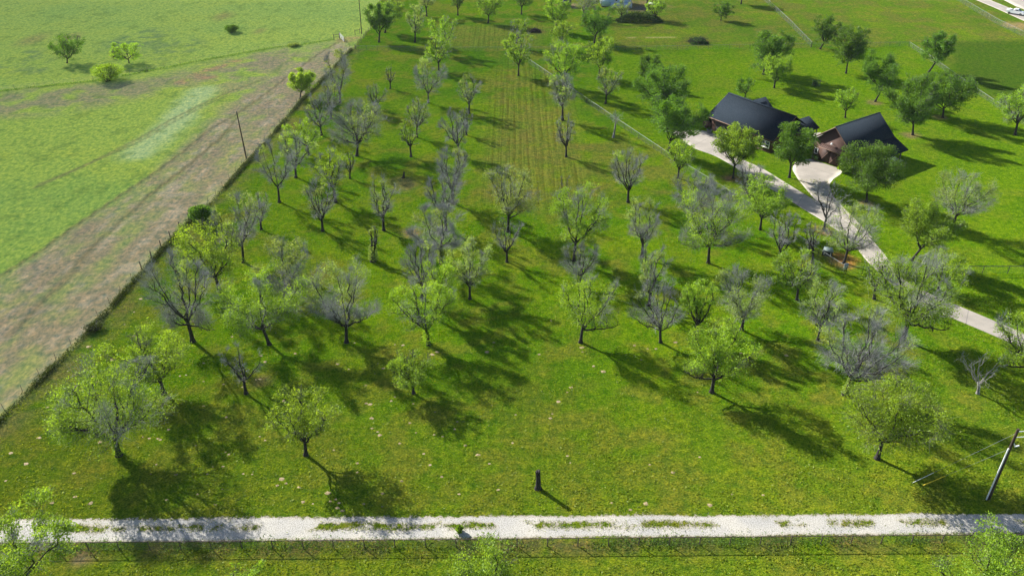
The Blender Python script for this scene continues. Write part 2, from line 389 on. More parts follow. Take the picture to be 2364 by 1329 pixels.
# mown alley: strips running away from the camera, dry brown between them
al = softin(X, Y, G([(1110, 470), (1120, 300), (1130, 190), (1180, 130), (1240, 150), (1330, 240), (1330, 330), (1390, 440), (1300, 500)]), 4)
strip = 0.5 + 0.5 * np.sin(X * 2 * math.pi / 1.9 + 0.5 * n1 * 6)
C = mixa(C, al * 0.62 * sstep(0.2, 0.7, n2 * .5 + n3 * .5), c3(0.200, 0.175, 0.060))
al2 = softin(X, Y, G([(1030, 60), (1270, 60), (1240, 112), (1040, 112)]), 4)
C = mixa(C, al2 * 0.5, c3(0.19, 0.22, 0.05))
stripes = np.clip(al + al2 * .8 + 0.22 * softin(X, Y, G([(900, 1180), (1180, 560), (1290, 560), (1560, 1180)]), 6), 0, 1)
al3 = softin(X, Y, G([(1290, 330), (1520, 300), (1640, 440), (1400, 450)]), 6)
C = mixa(C, al3 * 0.45 * sstep(0.4, 0.6, n4), c3(0.18, 0.15, 0.05))
lawn = softin(X, Y, G([(1330, 205), (1420, 122), (2090, 112), (2400, 300), (2400, 1000), (2000, 660), (1800, 540), (1560, 380)]), 5)
C = mixa(C, lawn * 0.6, c3(0.130, 0.245, 0.007))
back = softin(X, Y, G([(1400, 112), (1400, -60), (2500, -60), (2364, 270), (2100, 100)]), 5)
C = mixa(C, back * (0.25 + 0.5 * sstep(0.4, 0.7, n4)), c3(0.150, 0.170, 0.035))
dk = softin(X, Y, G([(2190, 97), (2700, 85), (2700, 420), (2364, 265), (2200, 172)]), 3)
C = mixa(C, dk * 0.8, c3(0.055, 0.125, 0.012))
# worn strip beside the left fence
dB = dist_poly(X, Y, BND)
C = mixa(C, sstep(6, 1, dB) * (~past) * 0.55 * sstep(0.3, 0.6, n3), c3(0.20, 0.17, 0.085))
# pasture
P_ = np.zeros(X.shape + (3,)) + c3(0.290, 0.415, 0.078)
P_ = mixa(P_, sstep(0.4, 0.7, n1) * 0.6, c3(0.330, 0.430, 0.070))
P_ = mixa(P_, sstep(0.5, 0.32, n2) * 0.55, c3(0.195, 0.345, 0.080))
P_ = mixa(P_, sstep(170, 290, Y) * 0.35, c3(0.255, 0.370, 0.110))  # distance haze painted into the pasture colour: duller and bluer far away
track = softin(X, Y, G([(-80, 690), (0, 642), (90, 592), (160, 535), (215, 500), (275, 458), (345, 410), (420, 345), (500, 280), (590, 205), (660, 165), (740, 120), (790, 96), (812, 112), (742, 188), (692, 238), (600, 345), (495, 462), (345, 610), (215, 757), (0, 970), (-150, 1120)]), 1.6)
ang = math.radians(50); s1 = X * math.cos(ang) - Y * math.sin(ang); s2 = X * math.sin(ang) + Y * math.cos(ang)
XS = X - 0.092 * Y; wv = fbm(XS / 2.4, Y / 16.0, 55, 6); wv2 = fbm(XS / 1.1, Y / 6.0, 77, 5)
fan = softin(X, Y, G([(380, 385), (520, 232), (490, 195), (560, 150), (680, 112), (790, 94), (812, 112), (700, 230)]), 4)
P_ = mixa(P_, fan * 0.6 * sstep(0.3, 0.55, n4), c3(0.29, 0.245, 0.185))
P_ = mixa(P_, track * (0.42 + 0.48 * sstep(0.36, 0.60, 0.45 * wv + 0.2 * n3 + 0.35 * n4)), c3(0.300, 0.250, 0.180))
P_ = mixa(P_, track * sstep(34, 8, dB) * 0.75 * sstep(0.50, 0.68, 0.6 * wv2 + 0.4 * n3), c3(0.43, 0.38, 0.28))
P_ = mixa(P_, track * 0.35 * sstep(0.56, 0.74, fbm(XS / 1.6, Y / 12, 91)), c3(0.20, 0.175, 0.15))
b2 = softin(X, Y, G([(-200, 225), (0, 212), (150, 198), (310, 186), (430, 162), (560, 128), (670, 104), (700, 135), (600, 175), (520, 185), (420, 205), (250, 240), (120, 262), (0, 272), (-200, 290)]), 5)
P_ = mixa(P_, b2 * 0.75 * sstep(0.3, 0.6, n4), c3(0.27, 0.235, 0.17))
dm = dist_poly(X, Y, G([(315, 355), (345, 330), (400, 285), (440, 235), (470, 210)]))
P_ = mixa(P_, sstep(6, 1, dm + 3 * (n4 - .5)) * 0.65, c3(0.42, 0.54, 0.30))
P_ = mixa(P_, (1 - track) * sstep(0.60, 0.72, fbm(X / 1.7, Y / 2.6, 140, 3)) * 0.45, c3(0.12, 0.22, 0.05))
for (px, py, r) in ((60, 145, 9), (290, 95, 10), (340, 88, 10), (400, 112, 11), (75, 165, 5), (30, 150, 6), (70, 123, 4)):
    q = at(px, py); P_ = mixa(P_, sstep(r, r * 0.3, np.hypot(X - q[0], (Y - q[1]) * 0.6)) * 0.6 * sstep(0.42, 0.62, 0.5 * n4 + 0.5 * n3), c3(0.10, 0.19, 0.10))
for (px, py, r) in ((75, 92, 6), (515, 38, 5), (165, 85, 4), (600, 72, 3)):
    q = at(px, py); P_ = mixa(P_, sstep(r, 0, np.hypot(X - q[0], (Y - q[1]) * 0.5)) * 0.5, c3(0.24, 0.17, 0.10))
for pts, wd, k in (
    ([(-60, 672), (0, 636), (90, 582), (160, 530), (215, 494), (284, 447), (355, 400), (420, 352), (484, 298), (542, 267), (609, 220), (660, 180), (721, 135), (779, 98)], 0.45, 0.8),
    ([(81, 433), (180, 390), (271, 345), (325, 318), (400, 274), (474, 237), (528, 213), (609, 183)], 0.5, 0.6),
    ([(90, 425), (275, 349), (330, 323), (405, 279), (478, 242), (532, 218)], 0.4, 0.5),
    ([(20, 775), (47, 748), (117, 680), (167, 628), (212, 570), (275, 515), (345, 450), (450, 370), (530, 300)], 0.5, 0.7),
    ([(340, 455), (430, 385), (500, 325), (548, 272)], 0.5, 0.6)):
    P_ = mixa(P_, sstep(wd * 1.4, wd * 0.3, dist_poly(X, Y, G(pts))) * k, c3(0.16, 0.155, 0.085))
for pts, wd in (([(420, 190), (470, 165), (545, 142)], 1.6), ([(470, 180), (490, 178)], 1.4), ([(800, 92), (812, 90)], 2.5)):
    P_ = mixa(P_, sstep(wd * 1.8, wd * 0.3, dist_poly(X, Y, G(pts))) * 0.8 * sstep(0.25, 0.5, n3), c3(0.36, 0.24, 0.15))
C = np.where(past[..., None], P_, C)
# reddish bare soil and straw patches on the orchard side
for (px, py, r, cc, k) in ((1945, 600, 2.6, (0.40, 0.20, 0.08), .9), (1903, 532, 1.8, (0.38, 0.25, 0.13), .9), (1685, 412, 2.2, (0.30, 0.17, 0.10), .9), (948, 537, 2.0, (0.42, 0.24, 0.15), .8),
    (932, 425, 3.2, (0.27, 0.22, 0.11), .7), (1998, 467, 1.5, (0.34, 0.25, 0.14), .8), (2105, 312, 2.2, (0.25, 0.19, 0.10), .8), (2020, 238, 2, (0.25, 0.19, 0.10), .7),
    (2172, 271, 1.8, (0.3, 0.24, 0.12), .7), (1315, 15, 5, (0.40, 0.30, 0.2), .8), (1480, 14, 9, (0.30, 0.20, 0.13), .6), (1478, 20, 4, (0.16, 0.15, 0.14), .8), (2352, 60, 5, (0.38, 0.27, 0.15), .8),
    (190, 1285, 1.2, (0.3, 0.22, 0.13), .8), (605, 880, 1.3, (0.32, 0.22, 0.13), .5), (1612, 92, 6, (0.10, 0.10, 0.04), .6), (720, 650, 3.5, (0.2, 0.17, 0.08), .6), (1235, 73, 4, (0.1, 0.09, 0.05), .6)):
    q = at(px, py); C = mixa(C, sstep(r * 1.25, r * 0.35, np.hypot(X - q[0], Y - q[1]) + (n3 - 0.5) * r) * k, c3(*cc))
ln = dist_poly(X, Y, G([(1418, 88), (1600, 86)]))
C = mixa(C, sstep(1.1, 0.2, ln) * 0.7 * sstep(0.35, 0.55, vnoise(X / 3, Y * 0 + 1.0, 5)), c3(0.42, 0.36, 0.17))
ln = dist_poly(X, Y, G([(60, 1262), (1300, 1250), (2364, 1236)]))
C = mixa(C, sstep(2.6, 0.3, ln) * 0.6 * sstep(0.38, 0.62, n3), c3(0.16, 0.11, 0.07))
C = mixa(C, sstep(2.0, 0.3, ln) * 0.5 * sstep(0.5, 0.7, n4), c3(0.04, 0.10, 0.015))

ids = np.arange(X.size).reshape(X.shape)
quads = np.stack([ids[:-1, :-1], ids[:-1, 1:], ids[1:, 1:], ids[1:, :-1]], -1)
cellp = past[:-1, :-1] & past[1:, 1:]
Z = np.zeros(X.shape)
VV = np.stack([X, Y, Z], -1).reshape(-1, 3)
def ground_part(name, sel, m):
    q = quads[sel].reshape(-1, 4); u_, inv = np.unique(q, return_inverse=True)
    o = mesh_obj(name, VV[u_], inv.reshape(-1, 4), m)
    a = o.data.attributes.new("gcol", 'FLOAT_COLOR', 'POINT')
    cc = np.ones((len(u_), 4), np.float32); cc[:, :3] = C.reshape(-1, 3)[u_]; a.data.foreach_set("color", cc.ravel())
    a = o.data.attributes.new("stripes", 'FLOAT', 'POINT'); a.data.foreach_set("value", stripes.ravel()[u_].astype(np.float32))
    return o
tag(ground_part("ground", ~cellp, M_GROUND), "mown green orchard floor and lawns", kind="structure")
tag(ground_part("pasture", cellp, M_PAST), "rough pale green pasture with a worn brown strip", kind="structure")

# gravel road
gx = np.arange(-150, 150, 0.5); gl = np.linspace(-1, 1, 25)
def line_y(pts, x):
    q = np.array(G(pts)); return np.interp(x, q[:, 0], q[:, 1], left=None, right=None)
def fit(pts):
    q = np.array(G(pts)); return np.polyfit(q[:, 0], q[:, 1], 1)
ftop = fit([(60, 1195), (1200, 1192), (2300, 1184)]); fbot = fit([(60, 1254), (1200, 1246), (2300, 1230)])
yt = np.polyval(ftop, gx) + 0.45 + 0.5 * (fbm(gx / 5, gx * 0, 4) - 0.5); yb = np.polyval(fbot, gx) - 0.35 + 0.3 * (fbm(gx / 4, gx * 0, 8) - 0.5)
GX = np.repeat(gx[:, None], 25, 1); GY = (yt + yb)[:, None] / 2 + (yt - yb)[:, None] / 2 * gl[None]
idg = np.arange(GX.size).reshape(GX.shape)
o = mesh_obj("gravel_road", np.stack([GX, GY, GX * 0 + 0.006], -1).reshape(-1, 3), np.stack([idg[:-1, :-1], idg[1:, :-1], idg[1:, 1:], idg[:-1, 1:]], -1).reshape(-1, 4), M_GRAVEL)
cov = 1.16 * sstep(1.0, 0.48, np.abs(gl))[None] * np.ones_like(GX) - 0.12 * sstep(.45, .65, fbm(GX / 3.2, GY / 1.5, 61))
grassy = np.exp(-((gl[None] - 0.10 + 0.25 * (fbm(GX / 3, GY * 0, 19) - .5)) / 0.30) ** 2) * (0.35 + .65 * fbm(GX / .8, GY / .6, 99, 3)) * 1.25 * sstep(0.47, 0.64, fbm(GX / 2.4, GY / 2.0, 14, 5) + 0.06 * sstep(-5, 20, GX)) * 0.95
grassy += sstep(0.5, 0.95, gl)[None] * sstep(38, 48, GX) * 0.8
cov = np.clip(cov - grassy, 0, 1.2)
a = o.data.attributes.new("cover", 'FLOAT', 'POINT'); a.data.foreach_set("value", cov.ravel().astype(np.float32))
tag(o, "white gravel farm road with grass down its middle", kind="structure")

# driveway
def ribbon(L, R, name, z, label, closed_width=9):
    L = np.array(G(L)); R = np.array(G(R))
    def res(P, n=90):
        d = np.concatenate([[0], np.cumsum(np.hypot(*np.diff(P, axis=0).T))])
        t = np.linspace(0, d[-1], n); return np.stack([np.interp(t, d, P[:, 0]), np.interp(t, d, P[:, 1])], -1), t
    def smooth(P):
        for _ in range(3): P[1:-1] = (P[:-2] + 2 * P[1:-1] + P[2:]) / 4
        return P
    A, t = res(L); B, _ = res(R); A = smooth(A); B = smooth(B); al_ = t
    k = np.linspace(0, 1, closed_width)
    P = A[:, None] * (1 - k[None, :, None]) + B[:, None] * k[None, :, None]
    n_, m_ = P.shape[:2]; V = np.concatenate([P, np.full((n_, m_, 1), z)], -1).reshape(-1, 3)
    skirt0 = np.concatenate([A, np.full((n_, 1), 0.0)], -1); skirt1 = np.concatenate([B, np.full((n_, 1), 0.0)], -1)
    i = np.arange(n_ * m_).reshape(n_, m_)
    q = np.stack([i[:-1, :-1], i[:-1, 1:], i[1:, 1:], i[1:, :-1]], -1).reshape(-1, 4)
    b_ = n_ * m_; j = np.arange(n_)
    q0 = np.stack([i[:-1, 0], i[1:, 0], b_ + j[1:], b_ + j[:-1]], -1); q1 = np.stack([i[:-1, -1], i[1:, -1], b_ + n_ + j[1:], b_ + n_ + j[:-1]], -1)
    o = mesh_obj(name, np.vstack([V, skirt0, skirt1]), np.vstack([q, q0, q1]), M_CONC)
    a = o.data.attributes.new("along", 'FLOAT', 'POINT')
    a.data.foreach_set("value", np.concatenate([np.repeat(al_, m_), al_, al_]).astype(np.float32))
    return tag(o, label, kind="structure")
ribbon([(1551, 304), (1602, 344), (1646, 357), (1687, 380), (1740, 413), (1813, 456), (1850, 480), (1897, 508), (1953, 545), (1980, 575), (2004, 607), (2033, 632), (2065, 664), (2110, 695), (2163, 720), (2225, 745), (2340, 794), (2480, 852), (2600, 900)],
       [(1562, 300), (1628, 301), (1668, 314), (1706, 366), (1756, 386), (1817, 424), (1850, 444), (1882, 463), (1930, 490), (1985, 531), (2012, 551), (2030, 573), (2053, 600), (2075, 640), (2112, 663), (2161, 684), (2237, 716), (2364, 769), (2490, 820), (2610, 865)],
       "driveway", 0.018, "long concrete driveway from the white gravel road to the house")
ribbon([(1871, 367), (1845, 370), (1832, 378), (1829, 392), (1843, 415), (1862, 438), (1884, 464), (1930, 498), (1985, 545)],
       [(1941, 390), (1946, 396), (1938, 404), (1924, 413), (1915, 425), (1920, 447), (1934, 466), (1985, 517), (2014, 549)],
       "parking_apron", 0.013, "rounded concrete apron in front of the barn garage doors")
ribbon([(1872, 308), (1884, 318)], [(1893, 306), (1900, 312)], "path", 0.01, "short concrete path between the two houses")
ribbon([(2200, -22), (2252, 0), (2300, 20), (2364, 49), (2500, 105)], [(2236, -22), (2284, 0), (2330, 19), (2372, 34), (2520, 90)], "road", 0.040, "pale concrete road at the far corner")
ribbon([(2290, -10), (2318, 1), (2345, 15), (2366, 23)], [(2420, -25), (2430, -16), (2440, -8), (2450, 5)], "parking_lot", 0.036, "pale concrete parking lot beyond the far road")

# small bare soil mounds
rs = np.random.RandomState(5)
spots = []
for px, py in ((770,1038),(877,1004),(872,996),(858,965),(845,931),(855,933),(1290,927),(1318,894),(946,976),(1002,1003),(1022,1007),(1103,1050),(1075,1028),(1130,1070),(757,1137),(762,1157),(775,1152),(783,1160),(780,1172),(790,1178),(700,1158),(690,1124),(1020,1100),(1060,1140),(1150,1130),(1183,1022),(1412,1160),(1490,1162),(1640,1165),(1762,1142),(1690,1140),(1500,1072),(1554,1090),(780,840),(805,852),(885,850),(912,795),(930,797),(1140,790),(1125,812),(1245,818),(1010,812),(998,818),(1343,802),(1345,812),(1370,845),(1393,857),(600,875),(655,925),(612,835),(560,862),(470,838),(430,865),(470,880),(330,1008),(370,1015),(230,1020),(90,1010),(60,1070),(25,1045),(120,1160),(210,1160),(85,1160),(320,960),(1560,790),(1495,805),(1515,805),(1610,905),(1710,815),(1815,820),(1480,830),(1275,955),(1270,965),(660,1115),(650,1105),(640,1120),(215,870),(190,900),(225,880),(260,830),(205,800),(310,720),(325,690),(240,810),(1310,905)):
    spots.append((px, py, rs.uniform(0.16, 0.42)))
for _ in range(110):
    px = rs.normal(620, 480); py = rs.uniform(720, 1180)
    if (px > 1250 and rs.rand() < .5) or not -40 < px < 2364 or px < 1000 - py: continue
    spots.append((px, py, rs.uniform(0.10, 0.27)))
SV, SQ = [], []; nb = 0
for px, py, r in spots:
    r = r * 0.62
    q = at(px, py); k = 10; th = np.arange(k) * 2 * math.pi / k
    rr = r * rs.uniform(0.65, 1.3, k)
    ring = np.stack([q[0] + rr * 1.25 * np.cos(th), q[1] + rr * np.sin(th), np.full(k, 0.004)], -1)
    SV += [ring, np.array([[q[0], q[1], 0.03 + r * 0.14]])]; SQ += [[nb + i, nb + (i + 1) % k, nb + k] for i in range(k)]; nb += k + 1
tag(mesh_obj("soil_mounds", np.vstack(SV), np.array(SQ), M_SOIL, smooth=True), "small pale soil mounds scattered over the grass", kind="stuff")

# ------------------------------------------------------------------ leaves, weeds, grass tufts
def leaf_cards(P, size, rng, wide=0.5, out=None, up=0.3, droop=0.0):
    """rhombic leaves at P; returns verts, quads"""
    n = len(P)
    D = rng.normal(size=(n, 3)); D[:, 2] = D[:, 2] * 0.6 + up
    if out is not None: D = D + out * 0.9
    D[:, 2] -= droop
    D = unit(D); N = unit(np.cross(D, rng.normal(size=(n, 3)))); s = (size * rng.uniform(0.6, 1.35, n))[:, None]
    a = P - D * s * 0.5; b = P + N * s * wide * 0.5; c = P + D * s * 0.5; d = P - N * s * wide * 0.5
    return np.stack([a, b, c, d], 1).reshape(-1, 3), np.arange(4 * n).reshape(n, 4)
def tint_attr(o, vals):
    a = o.data.attributes.new("tint", 'FLOAT', 'FACE'); a.data.foreach_set("value", vals.astype(np.float32))
def leaf_obj(name, P, size, rng, m, parent=None, **k):
    V, Q = leaf_cards(P, size, rng, **k)
    o = mesh_obj(name, V, Q, m, parent)
    t = np.clip(rng.normal(0.5, 0.24, len(Q)) + 0.0, 0, 1); tint_attr(o, t); return o
def along(pts, n, rng, spread):
    P = np.array(pts, float); d = np.hypot(*np.diff(P[:, :2], axis=0).T); c = np.concatenate([[0], np.cumsum(d)])
    t = rng.uniform(0, c[-1], n); x = np.interp(t, c, P[:, 0]); y = np.interp(t, c, P[:, 1])
    return np.stack([x + rng.normal(0, spread, n), y + rng.normal(0, spread, n), np.zeros(n)], -1), t
rng = np.random.RandomState(11)
Wp, t = along(BOUND, 34000, rng, 0.27)
dens = fbm(t / 4.0, t * 0, 6); keep = rng.rand(len(t)) < sstep(0.30, 0.62, dens) + 0.22
Wp = Wp[keep]; Wp[:, 2] = rng.uniform(0.02, 1.0, len(Wp)) ** 1.4 * (0.35 + 1.0 * dens[keep]) * 0.62
tag(leaf_obj("fence_weeds", Wp, 0.26, rng, LEAF['w'], wide=0.35, up=0.8), "dark weeds grown up along the left wire fence", kind="stuff")
B5 = G([(-40, 216), (0, 211), (215, 188), (310, 171), (400, 154), (450, 143), (560, 124), (640, 110), (700, 103), (770, 92)])
Wp, t = along(B5, 2600, rng, 0.3); Wp[:, 2] = rng.uniform(0.02, 0.3, len(Wp))
tag(leaf_obj("fence_grass", Wp, 0.35, rng, LEAF['d'], wide=0.35, up=0.8), "taller grass along the far pasture fence", kind="stuff")
F1 = G([(-60, 1272), (60, 1270), (1182, 1262), (2300, 1250), (2480, 1248)])
Wp, t = along(F1, 16000, rng, 0.5); dens = fbm(t / 3.0, t * 0, 16); keep = rng.rand(len(t)) < sstep(0.35, 0.65, dens)
Wp = Wp[keep]; Wp[:, 1] += 0.35; Wp[:, 2] = rng.uniform(0.02, 0.3, len(Wp))
tag(leaf_obj("verge_weeds", Wp, 0.16, rng, LEAF['d'], wide=0.5, up=0.6), "low weeds along the chain-link fence by the gravel road", kind="stuff")
# tufts over the near grass and the road's middle
n = 330000
TX = rng.uniform(-95, 75, n); TY = 46 + 95 * rng.rand(n) ** 1.25
dl = 0.5 * fbm(TX / 2.5, TY / 2.5, 71) + 0.5 * fbm(TX / 0.7, TY / 0.7, 72, 3)
kp = (rng.rand(n) < sstep(0.40, 0.62, dl)) & ~inside(TX, TY, PAST) & ((TY > np.polyval(ftop, TX) + 0.2) | (TY < np.polyval(fbot, TX) - 0.3))
TX, TY = TX[kp], TY[kp]
dr = inside(TX, TY, G([(1551, 304), (1813, 458), (1953, 545), (2033, 632), (2163, 720), (2600, 900), (2610, 865), (2161, 684), (2053, 599), (1882, 461), (1700, 330)]))
TX, TY = TX[~dr], TY[~dr]
TP = np.stack([TX, TY, rng.uniform(0.02, 0.13, len(TX))], -1)
M_TUFT = leaf_mat("grass_blades", (0.075, 0.14, 0.006), (0.27, 0.34, 0.02), 0.45)
tag(leaf_obj("grass_tufts", TP, 0.24, rng, M_TUFT, wide=0.35, up=0.7), "short grass tufts all over the orchard floor", kind="stuff")
n = 5000; TX = rng.uniform(-55, 55, n); yc = (np.polyval(ftop, TX) * 0.55 + np.polyval(fbot, TX) * 0.45)
TY = yc + rng.normal(0, 0.38, n); kp = rng.rand(n) < sstep(0.48, 0.6, fbm(TX / 2.4, TY / 2.0, 14, 5) + 0.06 * sstep(-5, 20, TX))
TP = np.stack([TX, TY, rng.uniform(0.02, 0.12, n)], -1)[kp]
tag(leaf_obj("road_grass", TP, 0.17, rng, M_TUFT, wide=0.4, up=0.7), "grass tufts down the middle of the gravel road", kind="stuff")
# ------------------------------------------------------------------ trees
def gen_tree(name, base, a, c, cz, off, hue, g, label, group, seed, s, cat="tree", tr=None, limbs=(), n1=None, dens=1.0, fork=None, ivy=0, twd=1.0, lean=None, sparse=False, bark=None, twigm=None, low=0.0, trunk_only=False, flat=1.0):
    """a: crown radius sideways, c: half height, cz: centre height, off: sideways shift of the crown; g: share of the crown in leaf; s: pixels per metre"""
    r = np.random.RandomState(seed)
    root = empty(name, tuple(base)); tag(root, label, cat, group)
    b = a * r.uniform(0.88, 1.08) * flat
    cen = v3(off, r.uniform(-.1, .1) * a, cz); rad = v3(a, b, c)
    top = cz + c
    tr = (tr * 0.82) if tr else 0.07 + 0.017 * top
    fk = fork if fork else max(0.45, min(cz - c * 0.85, top * 0.27)) * r.uniform(0.92, 1.08)
    # trunk
    fx = np.array([off * 0.30 if lean is None else lean, r.uniform(-.15, .15), fk])
    k = 7; tt = np.linspace(0, 1, k)[:, None]
    T = v3(0, 0, -0.05) * (1 - tt) + fx * tt; T = T + np.stack([np.sin(tt[:, 0] * 4 + seed) * 0.05, np.cos(tt[:, 0] * 3 + seed) * 0.05, 0 * tt[:, 0]], -1) * tt
    TR = tr * (1.0 - 0.22 * tt[:, 0]); TR[0] *= 1.65; TR[1] *= 1.14
    tv, tq = tubes(T[None], TR[None], 9)
    Vt, Qt, nv = [tv], [tq], len(tv)
    def addt(P, R, sd):
        nonlocal nv
        v, q = tubes(P, R, sd); Vt.append(v); Qt.append(q + nv); nv += len(v)
    phase = r.uniform(0, 6.28)
    def clamp(E, lim=1.0):
        d = (E - cen) / rad; az = np.arctan2(d[:, 1], d[:, 0])
        ln = np.linalg.norm(d, axis=1)
        L = lim * (1 + 0.13 * np.sin(3 * az + phase) + 0.09 * np.sin(5 * az + 2 * phase + 3 * d[:, 2]) + 0.07 * np.sin(7 * d[:, 2] + phase))
        f = np.minimum(1, L / np.maximum(ln, 1e-6)); return cen + (E - cen) * f[:, None]
    def bez(S, D, E, k, wob):
        L = np.linalg.norm(E - S, axis=1)[:, None]
        Cc = S + D * L * 0.5; t = np.linspace(0, 1, k)[None, :, None]
        P = (1 - t) ** 2 * S[:, None] + 2 * t * (1 - t) * Cc[:, None] + t * t * E[:, None]
        P[:, 1:] += r.normal(size=(len(S), k - 1, 3)) * (L * wob)[:, None]; return P
    # main limbs
    n1 = (n1 + 1) if n1 else r.randint(5, 8)
    az = np.arange(n1) * 2 * math.pi / n1 + r.uniform(-.35, .35, n1) + phase
    el = r.uniform(0.05, 0.75, n1); el[0] = 1.35; el[n1 // 2] = r.uniform(0.8, 1.1)
    E = cen + rad * np.stack([np.cos(az) * np.cos(el), np.sin(az) * np.cos(el), np.sin(el)], -1) * r.uniform(0.70, 0.9, n1)[:, None]
    if limbs: E = np.vstack([E, np.array(limbs, float)]); n1 = len(E)
    ts = r.uniform(0.80, 1.0, n1); ts[0] = 1
    S = np.stack([np.interp(ts, tt[:, 0], T[:, i]) for i in range(3)], -1)
    hd = E - S; hd[:, 2] = 0; D = unit(unit(E - S) + unit(hd) * 0.35 + v3(0, 0, 0.15) + r.normal(size=E.shape) * .12); 
    if limbs: D[-len(limbs):] = unit(unit(E[-len(limbs):] - S[-len(limbs):]) + v3(0, 0, -0.25))
    P1 = bez(S, D, E, 8, 0.022)
    r1 = tr * r.uniform(0.42, 0.62, n1); rr = r1[:, None] * np.linspace(1, 0.28, 8)[None]
    addt(P1, rr, 6)
    if ivy:
        pass
    def sub(P, m, lo, hi, len_lo, len_hi, k, upw, outw, tanw, wob, lim):
        n = len(P); par = np.repeat(np.arange(n), m); t = (np.tile(np.linspace(lo, hi, m), n) + r.uniform(-.06, .06, n * m)).clip(0.02, 1)
        kk = P.shape[1]; f = t * (kk - 1); i0 = np.minimum(f.astype(int), kk - 2); fr = (f - i0)[:, None]
        S = P[par, i0] * (1 - fr) + P[par, i0 + 1] * fr; tan = unit(P[par, i0 + 1] - P[par, i0])
        outd = unit((S - cen) / rad ** 1.5 + 1e-6)
        D = unit(tan * tanw + outd * outw + v3(0, 0, upw) + r.normal(size=S.shape) * 0.62)
        L = a * r.uniform(len_lo, len_hi, len(S)) * (1.15 - 0.45 * t)
        E = clamp(S + (D * 0.8 + v3(0, 0, 0.18)) * L[:, None], lim)
        return bez(S, D, E, k, wob), par, t
    big = a > 2.6
    m2 = 8 if big else 6; m3 = 6 if big else 5
    if sparse: m2, m3 = 4, 3
    P2, par2, t2 = sub(P1, m2, 0.22, 1.0, 0.36, 0.72, 5, 0.30, 0.55, 0.75, 0.03, 0.97)
    r2 = r1[par2] * (1 - 0.6 * t2) * 0.5
    addt(P2, r2[:, None] * np.linspace(1, 0.3, 5)[None], 4)
    # which boughs are in leaf: clustered on whole limbs and on one side
    n2 = len(P2); mid = P2[:, 2]
    key = 0.55 * r.rand(n2) + 0.35 * r.rand(n1)[par2] + 0.25 * (mid[:, 2] - cen[2]) / c * (0.5 if g > .3 else -1) + 0.12 * np.cos(np.arctan2(mid[:, 1], mid[:, 0]) - phase)
    leafy = np.zeros(n2, bool); leafy[np.argsort(key)[:int(round(n2 * min(1, g * 1.12)))]] = True
    # small branches
    P3, par3, t3 = sub(P2, m3, 0.15, 1.0, 0.18, 0.36, 3, 0.22, 0.45, 0.7, 0.03, 1.02)
    r3 = np.maximum(r2[par3] * 0.45, 0.010 if s > 12 else 0.014)
    px = 1.0 / s
    addt(P3, r3[:, None] * np.array([[1, .7, .35]]), 3)
    lf3 = leafy[par3]
    # twigs
    area = math.pi * a * c
    nt_ = int(min(5200, max(260, area * (46 if s > 14 else 32 if s > 10 else 22) * twd * (2.0 if g < .25 else 1.45 if g < .45 else .7))))
    wgt = np.where(lf3, 0.25, 1.0); ii = r.choice(len(P3), nt_, p=wgt / wgt.sum())
    f = r.uniform(0.25, 1.0, nt_)[:, None]; S = P3[ii, 0] * (1 - f) ** 2 + 2 * f * (1 - f) * P3[ii, 1] + f * f * P3[ii, 2]
    outd = unit((S - cen) / rad ** 1.5 + 1e-6)
    D = unit(outd * 0.6 + v3(0, 0, 0.55) + r.normal(size=S.shape) * 0.5)
    E = clamp(S + D * (a / 4.2 * r.uniform(0.45, 1.25, nt_))[:, None], 1.1 if g > .45 else 1.17)
    tw = np.maximum(0.009, 0.14 * px) * (1.0 if s > 12 else .9)
    v, q = tubes(np.stack([S, E], 1), np.tile([[tw, tw * 0.45]], (nt_, 1)) * r.uniform(0.7, 1.2, (nt_, 1)), 3)
    Vb, Qb = v, q
    trunk = mesh_obj("trunk", np.vstack(Vt), np.vstack(Qt), bark or BARK, root, True)
    mesh_obj("branches", Vb, Qb, twigm or (TWIG if g < 0.72 else TWIGD), root)
    # foliage
    if g > 0.02 or ivy:
        ls = 0.20 if s > 16 else 0.23 if s > 12 else 0.28 if s > 9 else 0.35
        cand = np.where(lf3)[0]
        per = area * min(1.0, g * 1.15) * (1.4 + 1.9 * g + (1.6 if g > .85 and s < 15 else 0)) * dens / (ls * ls * 0.26)
        nl = int(min(30000, per))
        pts = []
        if len(cand) and nl:
            # sprays: cluster leaves at shoot tips
            ns = max(40, nl // 14); ci = r.choice(cand, ns); f = r.uniform(0.2, 1.15, ns)[:, None]
            S = P3[ci, 0] * (1 - f) + P3[ci, 2] * f
            S = clamp(S + r.normal(size=S.shape) * 0.2 * (a / 4), 1.08)
            if g > .8: k0 = r.rand(ns) < .28; S[k0] = cen + (S[k0] - cen) * r.uniform(.25, .9, (k0.sum(), 1))
            k_ = r.randint(0, ns, nl); spread = 0.12 + 0.036 * a
            pts.append(clamp(S[k_] + r.normal(size=(nl, 3)) * v3(spread, spread, spread * 0.62), 1.12))
        if g < 0.8:
            m_ = int(nl * 0.13 + area * 4 * min(1, g * 3)); ci = r.choice(len(P3), m_); f = r.rand(m_)[:, None]
            pts.append(P3[ci, 0] * (1 - f) + P3[ci, 2] * f + r.normal(size=(m_, 3)) * 0.2)
        if ivy:
            m_ = 900; t = r.uniform(0, 1.25, m_); p = np.stack([np.interp(np.minimum(t, 1), tt[:, 0], T[:, i]) for i in range(3)], -1)
            p[:, 2] += np.maximum(0, t - 1) * 2; th = r.uniform(0, 6.28, m_); q_ = tr * (1.1 + ivy * r.rand(m_) * (1.2 - 0.5 * t))
            pts.append(p + np.stack([np.cos(th) * q_, np.sin(th) * q_, 0 * th], -1))
        Pl = np.vstack(pts); Pl = Pl[Pl[:, 2] > 0.25]
        outd = unit(Pl - cen)
